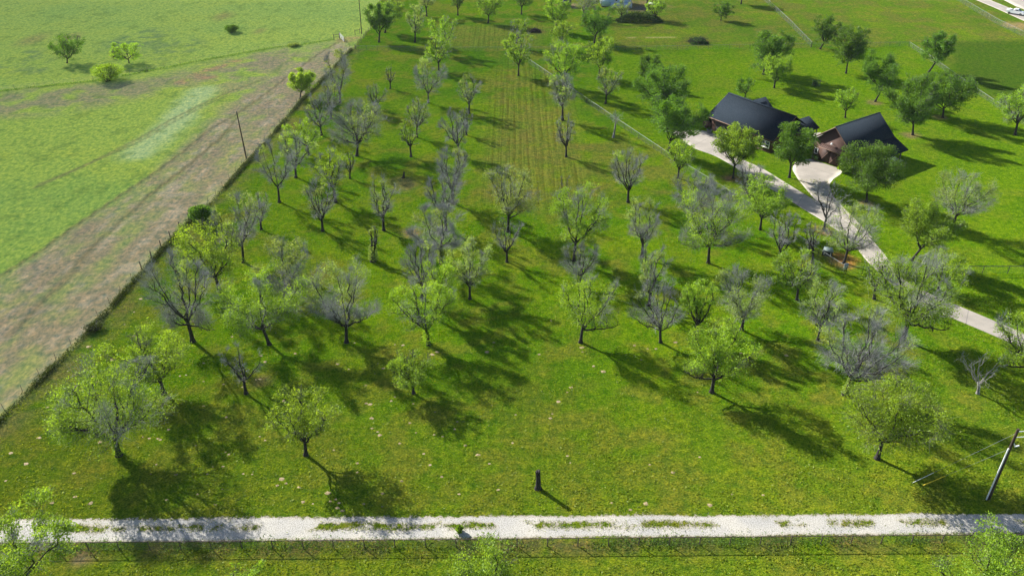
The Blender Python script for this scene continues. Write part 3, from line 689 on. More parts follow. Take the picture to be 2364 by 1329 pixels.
        o = leaf_obj("foliage", Pl, ls, r, LEAF[hue], root, wide=0.52, out=outd, up=0.12)
        # leaf tint varies in soft clumps and at random from leaf to leaf
        cl = 0.5 + 0.28 * np.sin(Pl[:, 0] * 2.1 + phase) * np.sin(Pl[:, 1] * 2.3) + 0.2 * np.sin(Pl[:, 2] * 2.9 + phase)
        tv_ = np.clip(cl * 0.6 + r.rand(len(Pl)) * 0.45, 0, 1)
        o.data.attributes["tint"].data.foreach_set("value", tv_.astype(np.float32))
    return root

def tree(bx, by, top, xl, xr, bot, hue, g, label, group, name="pecan_tree", cat="tree", limbs_px=(), hk=1.0, **k):
    q = at(bx, by); s = pr(q)[2]
    dep = math.atan2(H - 4, math.hypot(q[0], q[1]))
    hgt = (by - top)
    bot = bot or by - 0.20 * hgt
    a = max(0.5, (xr - xl) / 2 / s * 1.05)
    cy = (top + bot) / 2; hp = (bot - top) / s / 2
    # height of the crown centre: along the vertical through the base
    lo, hi = 0.2, 25
    for _ in range(40):
        m = (lo + hi) / 2
        if pr((q[0], q[1], m))[1] > cy: lo = m
        else: hi = m
    cz = (lo + hi) / 2
    c = math.sqrt(max((hp ** 2 - (a * math.sin(dep)) ** 2), (0.25 * hp) ** 2)) / math.cos(dep)
    c = min(max(c, 0.50 * a), 1.9 * a, cz * 0.93)
    bxc = pr((q[0], q[1], cz))[0]; off = ((xl + xr) / 2 - bxc) / s
    limbs = []
    for px, py in limbs_px:
        lo, hi = 0.2, 25
        z0 = (by - py) / s / CP
        p = at(px, py, z0); X0 = (px - pr((q[0], q[1], z0))[0]) / s
        limbs.append((X0, -0.4, z0))
    seed = int(bx * 7 + by * 13) % 99991
    return gen_tree(name, (q[0], q[1], 0), a, c * hk, cz, off, hue, g, label, group, seed, s, cat=cat, limbs=limbs, **k)

OR, BK, HS, PS = "pecan trees standing in the orchard", "pecan trees beyond the back fence", "trees around the house and driveway", "bushes and small trees in the pasture"
T = [
 # --- foreground rows
 (275,1050,853,108,385,1012,'g',.64,"big half-leafed tree nearest the orchard's bottom left corner, its low crown spreading wide",OR,dict(limbs_px=[(150,960),(130,945),(345,930)],n1=6,tr=.36,ivy=1.0,low=1)),
 (378,908,745,258,425,880,'y',.78,"yellow-green tree with black limbs just up the slope from the bottom left tree",OR,dict(limbs_px=[(300,865)],tr=.3)),
 (445,788,585,338,500,745,'s',.07,"bare dark tree with crooked broken limbs beside the weedy fence line",OR,dict(limbs_px=[(405,742),(495,755)],n1=5,tr=.33,twd=.75)),
 (568,908,785,505,602,880,'s',.03,"small bare tree with a tuft of dead twigs, left of the bright round tree",OR,dict(n1=4,twd=.4,sparse=True)),
 (706,1050,888,618,782,1010,'y',.86,"bright round green tree standing by itself, second from the left along the gravel road",OR,dict(tr=.25)),
 (955,908,803,895,997,900,'g',.72,"small leaning tree with leafy clumps low on its left, in the open middle foreground",OR,dict()),
 (800,790,608,715,875,742,'s',.40,"half-bare tree with straight dark trunk and arching limbs, above the small leaning tree",OR,dict(limbs_px=[(862,715),(740,700)],tr=.28)),
 (622,795,618,500,702,765,'g',.66,"wide leafy tree with a bent trunk, right of the broken bare tree",OR,dict(limbs_px=[(660,715)],tr=.27,lean=-.6)),
 (990,795,640,898,1045,760,'y',.58,"leafy tree with an ivy-wrapped trunk and a long dark shadow in the orchard centre",OR,dict(ivy=2.2,tr=.3)),
 (1004,735,597,958,1062,700,'y',.66,"yellow-green tree close behind the ivy-wrapped trunk",OR,dict()),
 (1340,790,632,1285,1432,752,'y',.52,"yellow-topped tree with bare lower twigs at the right edge of the open alley, first row",OR,dict(limbs_px=[(1425,745)],tr=.27)),
 (1525,790,648,1455,1585,750,'s',.05,"bare tree with upright grey limbs between the yellow-topped tree and the leafy right-hand row",OR,dict(limbs_px=[(1460,725)],tr=.24,twd=.75)),
 (1643,905,738,1570,1742,870,'y',.93,"tall dense bright green tree with a wide shadow, right foreground",OR,dict(limbs_px=[(1580,850)],tr=.3)),
 (1608,780,640,1572,1652,735,'g',.92,"narrow fresh green tree just behind the tall dense tree",OR,dict()),
 (1712,762,622,1652,1792,745,'s',.40,"grey-twigged tree with green tips and three thick limbs, right behind the tall dense tree",OR,dict(tr=.28)),
 (1888,785,652,1850,1957,755,'s',.30,"thin-crowned tree with pale forked limbs, left of the driveway bend",OR,dict(tr=.22)),
 (1950,910,718,1905,2100,880,'s',.12,"large silvery bare tree with a low sweeping limb on the right",OR,dict(limbs_px=[(2062,862)],n1=7,tr=.33,twd=1.35,ivy=.8)),
 (2025,1058,873,1938,2182,1040,'y',.94,"big bright green tree nearest the tall utility pole",OR,dict(tr=.3,n1=7)),
 (2085,785,588,2008,2215,745,'g',.62,"big gnarled tree with a thick dark trunk beside the driveway bend",OR,dict(limbs_px=[(2185,755)],n1=7,tr=.37)),
 (2257,908,808,2215,2312,890,'s',.02,"pale dead tree with broken white limbs near the right edge",OR,dict(bark='G',twd=.15,n1=4,sparse=True)),
 (2372,880,722,2305,2440,840,'y',.5,"leafy tree cut off by the right edge of the picture beside the driveway",OR,dict(limbs_px=[(2320,835)])),
 (20,1420,1165,-45,168,1385,'g',.68,"half-leafed tree cut off by the bottom left corner, in front of the gravel road",OR,dict(tr=.28)),
 (572,1425,1298,515,628,1390,'g',.9,"treetop just showing at the bottom edge, left of the middle",OR,dict()),
 (1128,1440,1243,1018,1222,1400,'g',.94,"bright leafy treetop at the bottom edge in front of the gravel road, near the middle",OR,dict()),
 (2285,1450,1213,2165,2420,1400,'g',.95,"bright leafy tree filling the bottom right corner",OR,dict()),
 # --- left middle rows
 (508,672,512,402,556,640,'y',.72,"yellow-green tree with one long low limb curving left over the weedy fence",OR,dict(limbs_px=[(430,610),(440,640)],tr=.3)),
 (562,605,438,500,612,560,'s',.28,"sparse grey forked tree just above the yellow-green tree with the long low limb",OR,dict(limbs_px=[(520,565)],tr=.25)),
 (652,700,540,598,732,690,'s',.42,"thin wide-spreading tree behind the bent-trunk tree, its limb reaching right",OR,dict(limbs_px=[(722,640)],tr=.22)),
 (603,530,443,576,628,505,'s',.2,"slender little bare tree in the gap up the slope from the dark round bush",OR,dict()),
 (645,467,323,592,678,432,'s',.08,"bare tree with three long rising limbs by the left fence",OR,dict(tr=.26)),
 (683,410,302,640,722,388,'s',.26,"sparse grey-green tree next above the bare tree with three long limbs",OR,dict()),
 (713,357,278,660,738,345,'y',.5,"small tree with a yellow-green top close to the left fence",OR,dict()),
 (743,313,222,702,768,292,'s',.06,"bare tree with a rounded grey crown close to the left fence",OR,dict()),
 (765,275,188,733,792,252,'s',.05,"narrow bare grey tree third from the far end of the left fence",OR,dict()),
 (785,237,122,743,828,212,'s',.22,"tall grey bushy-topped tree at the far end of the left fence row",OR,dict(tr=.26)),
 (824,360,232,768,895,335,'s',.36,"broad fan-shaped tree with heavy limbs in the upper left of the orchard",OR,dict(limbs_px=[(785,320)],n1=7,tr=.32)),
 (775,467,342,722,803,440,'y',.42,"upright tree with yellowish leaves low on its limbs, below the broad fan-shaped tree",OR,dict()),
 (808,412,350,793,824,392,'s',.04,"small dense bare tree tucked under the broad fan-shaped tree",OR,dict()),
 (745,533,413,698,778,500,'s',.10,"bare slim tree with an ascending crown, second row in from the left fence",OR,dict()),
 (886,532,408,843,918,500,'s',.14,"reddish-twigged bare tree with a yellow tip, left of the grey row",OR,dict()),
 (862,603,525,838,885,560,'s',.10,"stubby cut-back tree with a thick ivy-dark trunk and three bare prongs",OR,dict(tr=.45,fork=2.4,ivy=1.1,n1=2,twd=.25,sparse=True)),
 (866,262,196,842,892,248,'s',.08,"small bare vase-shaped tree behind the broad fan-shaped tree",OR,dict()),
 (901,205,152,887,914,185,'s',.05,"tiny bare tree standing alone in the upper left of the orchard",OR,dict()),
 (989,238,136,948,1030,215,'s',.22,"symmetrical grey-green tree upper left of the mown alley",OR,dict(tr=.23)),
 (1083,262,176,1054,1112,244,'s',.38,"grey-green tree at the head of the grey row beside the mown alley",OR,dict()),
 (962,317,228,938,992,290,'s',.22,"upright grey tree with a side limb, left of the grey row",OR,dict(limbs_px=[(983,275)])),
 (949,362,272,921,968,335,'g',.38,"thin leaning young tree with light leaves just below the upright grey tree",OR,dict()),
 (1077,312,250,1056,1096,296,'s',.05,"bare lilac-grey tree second from the head of the grey row",OR,dict(twd=1.5)),
 (1062,360,256,1010,1077,338,'s',.06,"wide lilac-grey bare tree third from the head of the grey row",OR,dict(twd=1.5)),
 (1045,470,338,997,1090,440,'s',.14,"tall grey tree with a faint green top in the middle of the grey row",OR,dict(twd=1.4)),
 (1030,532,400,985,1062,500,'s',.04,"silvery bare tree below the faintly green-topped one in the grey row",OR,dict(twd=1.6)),
 (1019,608,470,938,1094,570,'s',.14,"wide grey tree with ivy on its dark trunk near the foot of the grey row",OR,dict(tr=.3,ivy=1.0,twd=1.3)),
 (975,690,555,928,1018,668,'s',.06,"bare grey tree at the foot of the grey row, half hidden by leafy crowns",OR,dict(twd=1.3)),
 (1085,690,555,1035,1135,665,'s',.60,"leafy upright tree with bare lower trunk, right of the grey row's ivy-trunked tree",OR,dict(tr=.23)),
 (1170,605,505,1134,1212,572,'s',.04,"small bare V-shaped tree below the tall two-toned tree beside the alley",OR,dict(twd=.6)),
 (1173,535,383,1103,1245,490,'s',.46,"tall tree with green top and grey sides at the foot of the mown alley",OR,dict(limbs_px=[(1222,475)],tr=.29)),
 # --- right of the alley
 (1325,602,425,1268,1405,560,'g',.56,"big airy light green tree right of the alley, with bare grey twigs at its feet",OR,dict(tr=.28)),
 (1309,505,402,1288,1322,475,'s',.03,"narrow bare spire showing above the big airy light green tree",OR,dict()),
 (1338,660,562,1298,1392,640,'s',.05,"low grey bare tree right below the big airy light green tree",OR,dict(twd=1.2)),
 (1450,467,343,1408,1494,430,'s',.16,"lone pinkish-grey tree with a slanting trunk in open grass, right of the alley",OR,dict(twd=1.3)),
 (1482,592,462,1438,1537,555,'s',.34,"fork-trunked grey-green tree below the lone pinkish-grey tree",OR,dict(limbs_px=[(1500,520)])),
 (1498,705,568,1468,1552,672,'s',.34,"shaggy grey-green tree third in the column below the lone pinkish-grey tree",OR,dict()),
 (1635,607,438,1562,1722,575,'y',.42,"large spreading tree, green inside and bare at the tips, left of the diagonal fence",OR,dict(limbs_px=[(1570,562),(1712,555)],n1=7,tr=.28)),
 (1598,520,400,1556,1662,492,'s',.06,"bare silver-tipped tree behind the large spreading tree by the diagonal fence",OR,dict(twd=1.2)),
 (1755,530,408,1703,1822,495,'g',.78,"leafy Y-shaped tree just across the diagonal fence from the driveway",OR,dict(limbs_px=[(1810,478)],tr=.25)),
 (1797,605,488,1773,1845,560,'s',.06,"bare grey tree with a pale slanting trunk near the diagonal fence",OR,dict(twd=1.2)),
 (1875,607,508,1852,1898,575,'s',.05,"thin bare tree on the diagonal fence line left of the dark box",OR,dict()),
 (1840,692,578,1788,1902,670,'g',.55,"tree with separate leafy tufts below the diagonal fence corner",OR,dict()),
 (2018,690,585,1988,2050,665,'s',.04,"spindly bare tree in front of the driveway gate",OR,dict(twd=.3,sparse=True)),
 (2165,668,572,2112,2240,655,'y',.55,"grey-green tree on the far side of the driveway bend, behind the gnarled tree",OR,dict()),
 (1307,362,266,1280,1334,338,'s',.05,"small bare silvery tree at the upper right side of the mown alley",OR,dict()),
 (1299,278,168,1262,1335,255,'s',.30,"thin-leafed tree on the line of the diagonal fence, above the small silvery tree",OR,dict()),
 (1300,205,92,1253,1345,185,'g',.70,"full green tree close to the upper end of the diagonal fence",OR,dict()),
 (1197,175,72,1163,1233,152,'g',.62,"green tree with drooping side limbs at the top of the mown alley",OR,dict(tr=.24)),
 (1013,163,86,980,1042,148,'g',.5,"light green tree astride the back fence line, left of the alley",OR,dict()),
 # --- house side
 (1902,530,425,1868,1962,498,'s',.02,"leafless open-branched tree with orange soil at its foot, beside the driveway",HS,dict(twd=.22,n1=4,sparse=True)),
 (1948,607,470,1908,2042,575,'s',.30,"sparse tree in a ring of orange soil leaning over the driveway",HS,dict(limbs_px=[(1915,530),(2010,560)],tr=.25)),
 (2103,602,468,2078,2205,572,'g',.9,"green tree with a leaning trunk right of the driveway, below the silvery lawn tree",HS,dict(lean=1.0,tr=.25)),
 (2200,530,398,2152,2285,495,'s',.30,"silvery half-leafed tree alone on the right-hand lawn",HS,dict(limbs_px=[(2262,478)],tr=.24)),
 (2000,467,332,1932,2082,440,'d',1.0,"large dense green tree in front of the barn garage",HS,dict(tr=.26)),
 (1822,410,288,1780,1884,380,'d',1.0,"dense dark-trunked green tree between the two driveways, before the house",HS,dict(tr=.27,dens=1.2)),
 (1692,412,287,1644,1757,385,'g',.95,"green tree in front of the house's garage wall, red soil at its foot",HS,dict(tr=.22)),
 (1730,478,372,1698,1768,462,'s',.04,"grey bare treetop overlapping the driveway left of the leafy Y-shaped tree",HS,dict(twd=1.1)),
 (1543,355,224,1488,1622,318,'d',.97,"large green tree at the driveway's far end, left of the house",HS,dict(tr=.26)),
 (1565,412,325,1538,1606,385,'g',.6,"small leafy tree on the diagonal fence near the driveway's far end",HS,dict()),
 (1528,262,154,1463,1592,245,'d',.97,"wide green tree behind the one at the driveway's far end",HS,dict()),
 (1495,200,128,1464,1532,186,'d',.97,"rounded green tree farthest up the lawn left of the house",HS,dict()),
 (1398,240,158,1373,1433,218,'s',.45,"half-bare tree on the lawn right of the diagonal fence",HS,dict()),
 (1383,180,88,1348,1427,162,'g',.85,"green vase-shaped tree just inside the back fence near the diagonal fence",HS,dict()),
 (1720,225,182,1698,1746,218,'d',.75,"little crooked tree behind the house roof",HS,dict(limbs_px=[(1702,200)])),
 (1762,172,76,1713,1828,155,'d',.97,"tall green tree farthest left of the group behind the house",HS,dict()),
 (1787,203,128,1758,1830,190,'g',.97,"smaller green tree in front of the tall tree behind the house",HS,dict()),
 (1893,114,40,1874,1942,100,'d',1.0,"slanting green tree on the back fence line behind the house",HS,dict(lean=.9)),
 (1953,170,64,1913,2010,150,'d',1.0,"large spreading green tree behind the houses, near the back fence",HS,dict(tr=.25)),
 (2020,235,126,1983,2082,215,'d',1.0,"dense green tree with a slanting trunk up the lawn from the barn garage",HS,dict(lean=.9,tr=.26)),
 (1951,272,206,1924,1984,250,'g',.85,"small lollipop-shaped young tree on the lawn between the two roofs",HS,dict()),
 (2143,168,76,2120,2208,152,'d',1.0,"green tree with a slanting trunk on the right-hand diagonal fence",HS,dict(lean=1.1)),
 (2107,312,178,2048,2162,292,'d',.93,"large forked green tree on the lawn right of the barn garage",HS,dict(tr=.27)),
 (2176,272,172,2118,2243,258,'d',.93,"wide green tree just behind the large forked one on the right lawn",HS,dict()),
 (2343,312,198,2312,2402,288,'g',.65,"light green tree at the right edge beside the diagonal fence",HS,dict()),
 # --- beyond the back fence
 (1190,112,44,1172,1228,98,'g',.45,"thin light tree just past the back fence above the alley",BK,dict()),
 (1025,125,38,993,1057,100,'g',.6,"green tree just past the back fence, left of the alley",BK,dict()),
 (958,98,13,936,987,78,'s',.5,"slim half-leafed tree third from the utility pole at the back fence",BK,dict()),
 (875,98,8,843,917,80,'d',.92,"dense green tree nearest the far utility pole",BK,dict()),
 (889,76,-4,866,934,56,'g',.85,"green tree immediately behind the one nearest the far pole",BK,dict()),
 (985,38,-30,953,1012,22,'s',.5,"tree at the top edge, fourth from the far pole",BK,dict()),
 (1057,36,-32,1033,1082,20,'d',.85,"tree at the top edge left of the far alley",BK,dict()),
 (1127,54,-18,1104,1162,38,'g',.85,"green tree at the top edge in the middle of the far alley",BK,dict()),
 (1204,34,-30,1178,1232,18,'d',.8,"tree at the top edge right of the far alley",BK,dict()),
 (1284,72,-6,1252,1320,58,'g',.8,"green tree at the top edge near the dark blue shed",BK,dict()),
 (1294,118,50,1257,1327,104,'g',.8,"green tree on the back fence below the one near the dark blue shed",BK,dict()),
 (1372,100,22,1338,1424,86,'d',.85,"large green tree past the back fence in front of the blue building",BK,dict()),
 (1345,42,-20,1323,1387,28,'s',.35,"grey half-bare tree between the dark shed and the blue building",BK,dict()),
 (1433,48,0,1414,1460,36,'s',.42,"small thin tree in front of the pale blue building's wall",BK,dict()),
 (1510,47,2,1488,1545,34,'g',.85,"green tree at the right end of the long brush pile",BK,dict()),
 (1664,48,6,1642,1694,38,'d',.9,"lone green tree in the far field right of the brush pile",BK,dict()),
 (1711,10,-55,1688,1740,-2,'d',.9,"tree trunk cut off by the top edge, right of the lone far green tree",BK,dict()),
 # --- pasture
 (155,146,84,117,192,140,'d',.85,"largest grey-green bushy tree in the pasture, farthest left",PS,dict(name="pasture_tree")),
 (298,146,101,256,330,138,'g',.8,"yellow-green pasture tree behind the dense round bush",PS,dict(name="pasture_tree")),
 (693,228,161,664,730,218,'y',1.0,"neat round yellow-green tree on the pasture side of the weedy fence",PS,dict(name="pasture_tree",dens=1.3)),
]
for bx, by, top, xl, xr, bot, hue, g, label, group, k in T:
    k = dict(k)
    if hue == 's' and g <= .45 and by > 180 and bx < 1700: g *= .62
    if k.get('bark') == 'G': k['bark'] = BARKG
    tree(bx, by, top, xl, xr, bot, hue, g, label, group, **k)

def bush(bx, by, top, xl, xr, hue, label, group=None, name="bush", n=2600, stick=None, cat="bush", squash=1.0):
    q = at(bx, by); s = pr(q)[2]; r = np.random.RandomState(int(bx + by)); root = empty(name, (q[0], q[1], 0)); tag(root, label, cat, group)
    a = (xr - xl) / 2 / s; dep = math.atan2(H, math.hypot(q[0], q[1])); hp = (by - top) / s
    c = max(0.35, (hp - a * math.sin(dep) * 0.6) / math.cos(dep) / 2) * squash; off = ((xl + xr) / 2 - pr((q[0], q[1], c))[0]) / s
    cen = v3(off, 0.2 * a, c * 0.95); m = 26
    az = r.uniform(0, 6.28, m); el = r.uniform(0.05, 1.4, m)
    E = cen + v3(a, a, c) * 0.85 * np.stack([np.cos(az) * np.cos(el), np.sin(az) * np.cos(el), np.sin(el)], -1); E[:, 2] = np.maximum(E[:, 2], 0.1)
    S = np.zeros((m, 3)) + v3(off * .5, 0, -.03) + r.normal(size=(m, 3)) * v3(.2, .2, 0) * a * 0.4
    t = np.linspace(0, 1, 5)[None, :, None]; P = S[:, None] * (1 - t) + E[:, None] * t; P[:, 1:] += r.normal(size=(m, 4, 3)) * 0.05 * a
    P[:, 0, 2] = -.03
    v, q_ = tubes(P, np.full((m, 1), 0.035 + .01 * a) * np.linspace(1, .3, 5)[None], 5); mesh_obj("stems", v, q_, BARK, root, True)
    lump = np.random.RandomState(3).normal(size=(14, 3)); lump = unit(lump)
    d = unit(r.normal(size=(n, 3))); rr = r.uniform(0.35, 1.0, n) ** 0.5 * (0.64 + 0.50 * np.clip((d @ lump.T).max(1), 0, 1) ** 8)
    Pl = cen + d * rr[:, None] * v3(a, a, c); Pl = Pl[Pl[:, 2] > 0.04]
    leaf_obj("foliage", Pl, 0.34 if s < 12 else 0.26, r, LEAF[hue], root, wide=0.5, out=unit(Pl - cen), up=0.2)
    return root
bush(248, 188, 138, 209, 281, 'g', "dense round yellow-green bush touching the pasture wire fence", PS, n=4200)
bush(533, 76, 54, 518, 550, 'd', "small dark bush alone far out in the pasture", PS, n=2500)
bush(262, 133, 112, 248, 280, 's', "faint pale bush left beside the yellow-green pasture tree", PS, n=500)
bush(461, 517, 462, 434, 487, 'd', "dark round bush growing into the weedy left fence", None, n=6500)
bush(677, 108, 97, 664, 692, 's', "low grey-green scrub clump on the far pasture fence line", None, n=1500)
bush(222, 764, 738, 190, 240, 'w', "small scraggly bush on the left fence line beside the worn strip", None, n=500)
bush(1060, 1228, 1208, 1051, 1069, 'g', "small green weed clump growing in the gravel road", None, name="weed_clump", n=420, cat="weed")
bush(1725, 240, 222, 1712, 1738, 'd', "low shrub against the back of the house roof", None, n=700)
bush(1955, 398, 372, 1935, 1975, 'y', "pale-leafed shrub at the corner of the barn garage driveway", None, n=1800)
# brush piles: cut branches heaped up
def brush(px0, px1, py, top, hue, label, n, name="brush_pile", leaves=True):
    q = at((px0 + px1) / 2, py); s = pr(q)[2]; r = np.random.RandomState(int(px0)); root = empty(name, (q[0], q[1], 0)); tag(root, label, "brush pile")
    a = (px1 - px0) / 2 / s; h = max(0.5, (py - top) / s / CP * 0.75); m = 260
    x = r.uniform(-1, 1, m); y = r.uniform(-1, 1, m) * 0.8; zz = (1 - np.abs(x) ** 2.2) * (1 - np.abs(y) ** 2) * h
    Cc = np.stack([x * a, y * min(a, 3.0), zz * r.uniform(0.2, 1, m) + 0.05], -1); D = unit(r.normal(size=(m, 3)) * v3(1, 1, .35)) * r.uniform(.4, 1.4, m)[:, None] * min(1, a / 3)
    A, B = Cc - D, Cc + D; A[:, 2] = np.maximum(A[:, 2], 0.02); B[:, 2] = np.maximum(B[:, 2], 0.02)
    v, q_ = tubes(np.stack([A, B], 1), np.tile([[.05, .02]], (m, 1)), 4); mesh_obj("sticks", v, q_, BARK, root)
    if leaves:
        x = r.uniform(-1, 1, n); y = r.uniform(-1, 1, n); hh = (1 - np.abs(x) ** 2.4) * (1 - np.abs(y) ** 2.2) * (0.72 + 0.45 * vnoise(x * a * .8, y * 3, 4)) * h
        Pl = np.stack([x * a, y * min(a, 3.0), 0.04 + hh * r.uniform(0.3, 1, n)], -1); leaf_obj("foliage", Pl, 0.42, r, LEAF[hue], root, wide=.4)
brush(1424, 1528, 49, 22, 'k', "long heap of cut evergreen branches in front of the pale blue building", 6000)
brush(1592, 1632, 99, 84, 'k', "small heap of green cuttings in the field beyond the back fence", 1500)
brush(1225, 1247, 74, 64, 'k', "small heap of grey sticks beyond the back fence near the alley", 200, leaves=False)
# broken trunks
def snag(bx, by, tx, ty, r0, r1, label, twigs=0, prongs=2, m=BARK, cat="tree stump", name="tree_stump"):
    q = at(bx, by); s = pr(q)[2]; lo, hi = 0, 30
    for _ in range(40):
        z = (lo + hi) / 2
        if pr((q[0], q[1], z))[1] > ty: lo = z
        else: hi = z
    X0 = (tx - pr((q[0], q[1], z))[0]) / s; r = np.random.RandomState(int(bx)); root = empty(name, (q[0], q[1], 0)); tag(root, label, cat)
    t = np.linspace(0, 1, 8)[:, None]; P = v3(0, 0, -.05) * (1 - t) + v3(X0, 0, z) * t + np.stack([.06 * np.sin(5 * t[:, 0]) * z / 3, .05 * np.cos(4 * t[:, 0]), 0 * t[:, 0]], -1) * t
    R = (r0 + (r1 - r0) * t[:, 0]) * r.uniform(.92, 1.08, 8); R[0] *= 1.45
    v, q_ = tubes(P[None], R[None], 10); k = len(v); tipz = v[-10:].copy(); tipz[:, 2] += r.uniform(0.05, .35, 10) * r1 * 3
    tri = np.array([[k - 10 + i, k - 10 + (i + 1) % 10, k + i] for i in range(10)] + [[k - 10 + (i + 1) % 10, k + (i + 1) % 10, k + i] for i in range(10)])
    inner = P[-1] - v3(0, 0, .1); allv = np.vstack([v, tipz, inner[None]]); tri = np.vstack([tri, [[k + i, k + (i + 1) % 10, k + 10] for i in range(10)]])
    mesh_obj("trunk", allv, [q_, tri], m, root, False)
    if prongs:
        A = np.stack([P[r.randint(4, 7, prongs)], P[-1] + r.normal(size=(prongs, 3)) * v3(.5, .5, .25) * z / 4 + v3(0, 0, .2)], 1)
        v, q_ = tubes(A, np.tile([[r1 * .6, r1 * .15]], (prongs, 1)), 6); mesh_obj("broken_limb", v, q_, m, root)
    if twigs:
        S = P[-1] + r.normal(size=(twigs, 3)) * v3(.5, .5, .3); E = S + unit(r.normal(size=(twigs, 3)) + v3(0, 0, .8)) * r.uniform(.5, 1.6, (twigs, 1))
        v, q_ = tubes(np.stack([S, E], 1), np.tile([[.02, .008]], (twigs, 1)), 3); mesh_obj("branches", v, q_, TWIG, root)
    return root
snag(1242, 1127, 1243, 1088, .30, .24, "dark broken tree trunk standing alone in the grass above the gravel road")
snag(931, 411, 933, 399, .28, .16, "short black stump in the orchard left of the grey row", prongs=1)
snag(1416, 318, 1423, 272, .24, .10, "dead leaning trunk stripped of its crown beside the diagonal fence", twigs=90, prongs=4, m=BARKG, cat="dead tree", name="dead_tree")
# ------------------------------------------------------------------ fences
def fence(pts, label, h=1.22, spacing=3.05, post_r=0.035, rail=True, mesh=True, wires=0, post_m=None, name="chain_link_fence", group=None, wood=(), rail_r=.03, jitter=0, tcap=True, rail_m=None, maxpost=99):
    P = np.array(pts, float); o0 = P[0]; root = empty(name, (o0[0], o0[1], 0)); tag(root, label, "fence", group)
    P = P - o0; d = np.concatenate([[0], np.cumsum(np.hypot(*np.diff(P, axis=0).T))]); L = d[-1]
    def pt(t): return np.array([np.interp(t, d, P[:, 0]), np.interp(t, d, P[:, 1])])
    n = max(2, int(round(L / spacing)) + 1); n = min(n, maxpost); r = random.Random(int(L * 100))
    proto = {}
    for i in range(n):
        t = L * i / (n - 1); p = pt(t); q = P[-1] - P[0]
        w_ = any(abs(t - x) < spacing * 0.6 for x in wood); end = i in (0, n - 1)
        key = 'w' if w_ else 'e' if end else 'n'
        if key not in proto:
            mb = MB(); rad = .09 if w_ else post_r * (1.5 if end else 1); hh = h * (1.15 if w_ else 1.03)
            mb.beam((0, 0, -.03), (0, 0, hh), rad, 8)
            if tcap and not w_: mb.beam((0, 0, hh), (0, 0, hh + .03), rad * 1.3, 8, rad * .5)
            o = mb.build("post", M_POST if w_ else (post_m or M_DK), root); proto[key] = o
        else:
            o = proto[key].copy(); COL.objects.link(o); o.parent = root
        o.location = (p[0], p[1], 0)
        if jitter: o.rotation_euler = (r.uniform(-jitter, jitter), r.uniform(-jitter, jitter), 0)
    ts = sorted(set(list(np.linspace(0, L, n)) + list(d)))
    if rail:
        mb = MB(); PP = np.array([[*pt(t), h] for t in ts]); v, q = tubes(PP[None], np.full((1, len(PP)), rail_r), 6); mb.add(v, q); mb.build("top_rail", rail_m or M_GALV, root)
    if mesh:
        V, Q, UV = [], [], []
        for i, t in enumerate(ts):
            p = pt(t) + np.array([0.0, -0.04]); V += [(p[0], p[1], .03), (p[0], p[1], h - .03)]; UV += [(t, 0), (t, h)]
            if i: Q.append([2 * i - 2, 2 * i, 2 * i + 1, 2 * i - 1])
        o = mesh_obj("wire_mesh", V, np.array(Q), M_CHAIN, root); uv = o.data.uv_layers.new(name="UVMap")
        li = np.zeros(len(o.data.loops), np.int32); o.data.loops.foreach_get("vertex_index", li); uv.data.foreach_set("uv", np.array(UV, np.float32)[li].ravel())
    for k in range(wires):
        z = h * (k + 1) / wires * .96; tw = np.linspace(0, L, n * 4)
        PP = np.array([[*pt(t), z - .04 * math.sin((t / spacing % 1) * math.pi)] for t in tw]); v, q = tubes(PP[None], np.full((1, len(PP)), .006), 3)
        mesh_obj("wire", v, q, M_WIRE, root)
    return root
FG = "chain-link fences round the orchard and lawns"
def X_(p, q, x): t = (x - p[0]) / (q[0] - p[0]); return (x, p[1] + t * (q[1] - p[1]))
def front(x0, x1): return G([(x0, 1271 - (x0) * .0085), (x1, 1271 - x1 * .0085)])
fence(front(-150, 2520), "long dark-posted chain-link fence along the near side of the white gravel road", h=1.15, post_r=.05, rail_r=.04, rail_m=M_RUST, post_m=M_RUST, group=FG)
fence(G([(822, 116), (1000, 119), (1200, 119)]), "back chain-link fence from the far pole corner to the mown alley", group=FG)
fence(G([(1200, 119), (1480, 117), (1872, 110)]), "back chain-link fence from the alley to behind the house", group=FG)
fence(G([(1872, 110), (2098, 107)]), "short back fence stretch behind the spreading tree up to the right corner", group=FG)
fence(G([(1205, 136), (1320, 215), (1440, 297), (1560, 378), (1660, 440), (1760, 502), (1880, 585), (1952, 632)]), "long diagonal chain-link fence between the orchard and the driveway", h=1.25, group=FG)
fence(G([(1730, -24), (1768, 6), (1820, 55), (1873, 110)]), "diagonal chain-link fence running up from the back fence to the top edge", h=1.5, group=FG)
fence(G([(2098, 107), (2140, 135), (2240, 207), (2364, 290), (2480, 368)]), "diagonal chain-link fence on the far right bordering the darker green field", group=FG)
fence(G([(2180, -18), (2230, 14), (2300, 56), (2370, 90), (2450, 130)]), "grey mesh fence along the far concrete road", h=1.6, spacing=3.6, group=FG)
fence(G([(2092, 632), (2230, 631), (2364, 631), (2500, 630)]), "dark-railed fence right of the driveway gate across the lawn", h=1.3, spacing=3.9, rail_r=.055, post_r=.05, rail_m=M_DK, group=FG)
fence(G([(1952, 632), (2000, 632), (2028, 632)]), "short fence between the gate sign and the driveway", h=1.25, rail_m=M_GALV, group=FG)
WF = "wire fences round the pasture"
bl = np.array(BOUND); dd = np.concatenate([[0], np.cumsum(np.hypot(*np.diff(bl, axis=0).T))])
def bt(px, py):
    q = at(px, py)[:2]; tt_ = np.linspace(0, dd[-1], 3000); pp = np.stack([np.interp(tt_, dd, bl[:, 0]), np.interp(tt_, dd, bl[:, 1])], -1); return float(tt_[np.argmin(np.hypot(*(pp - q).T))])
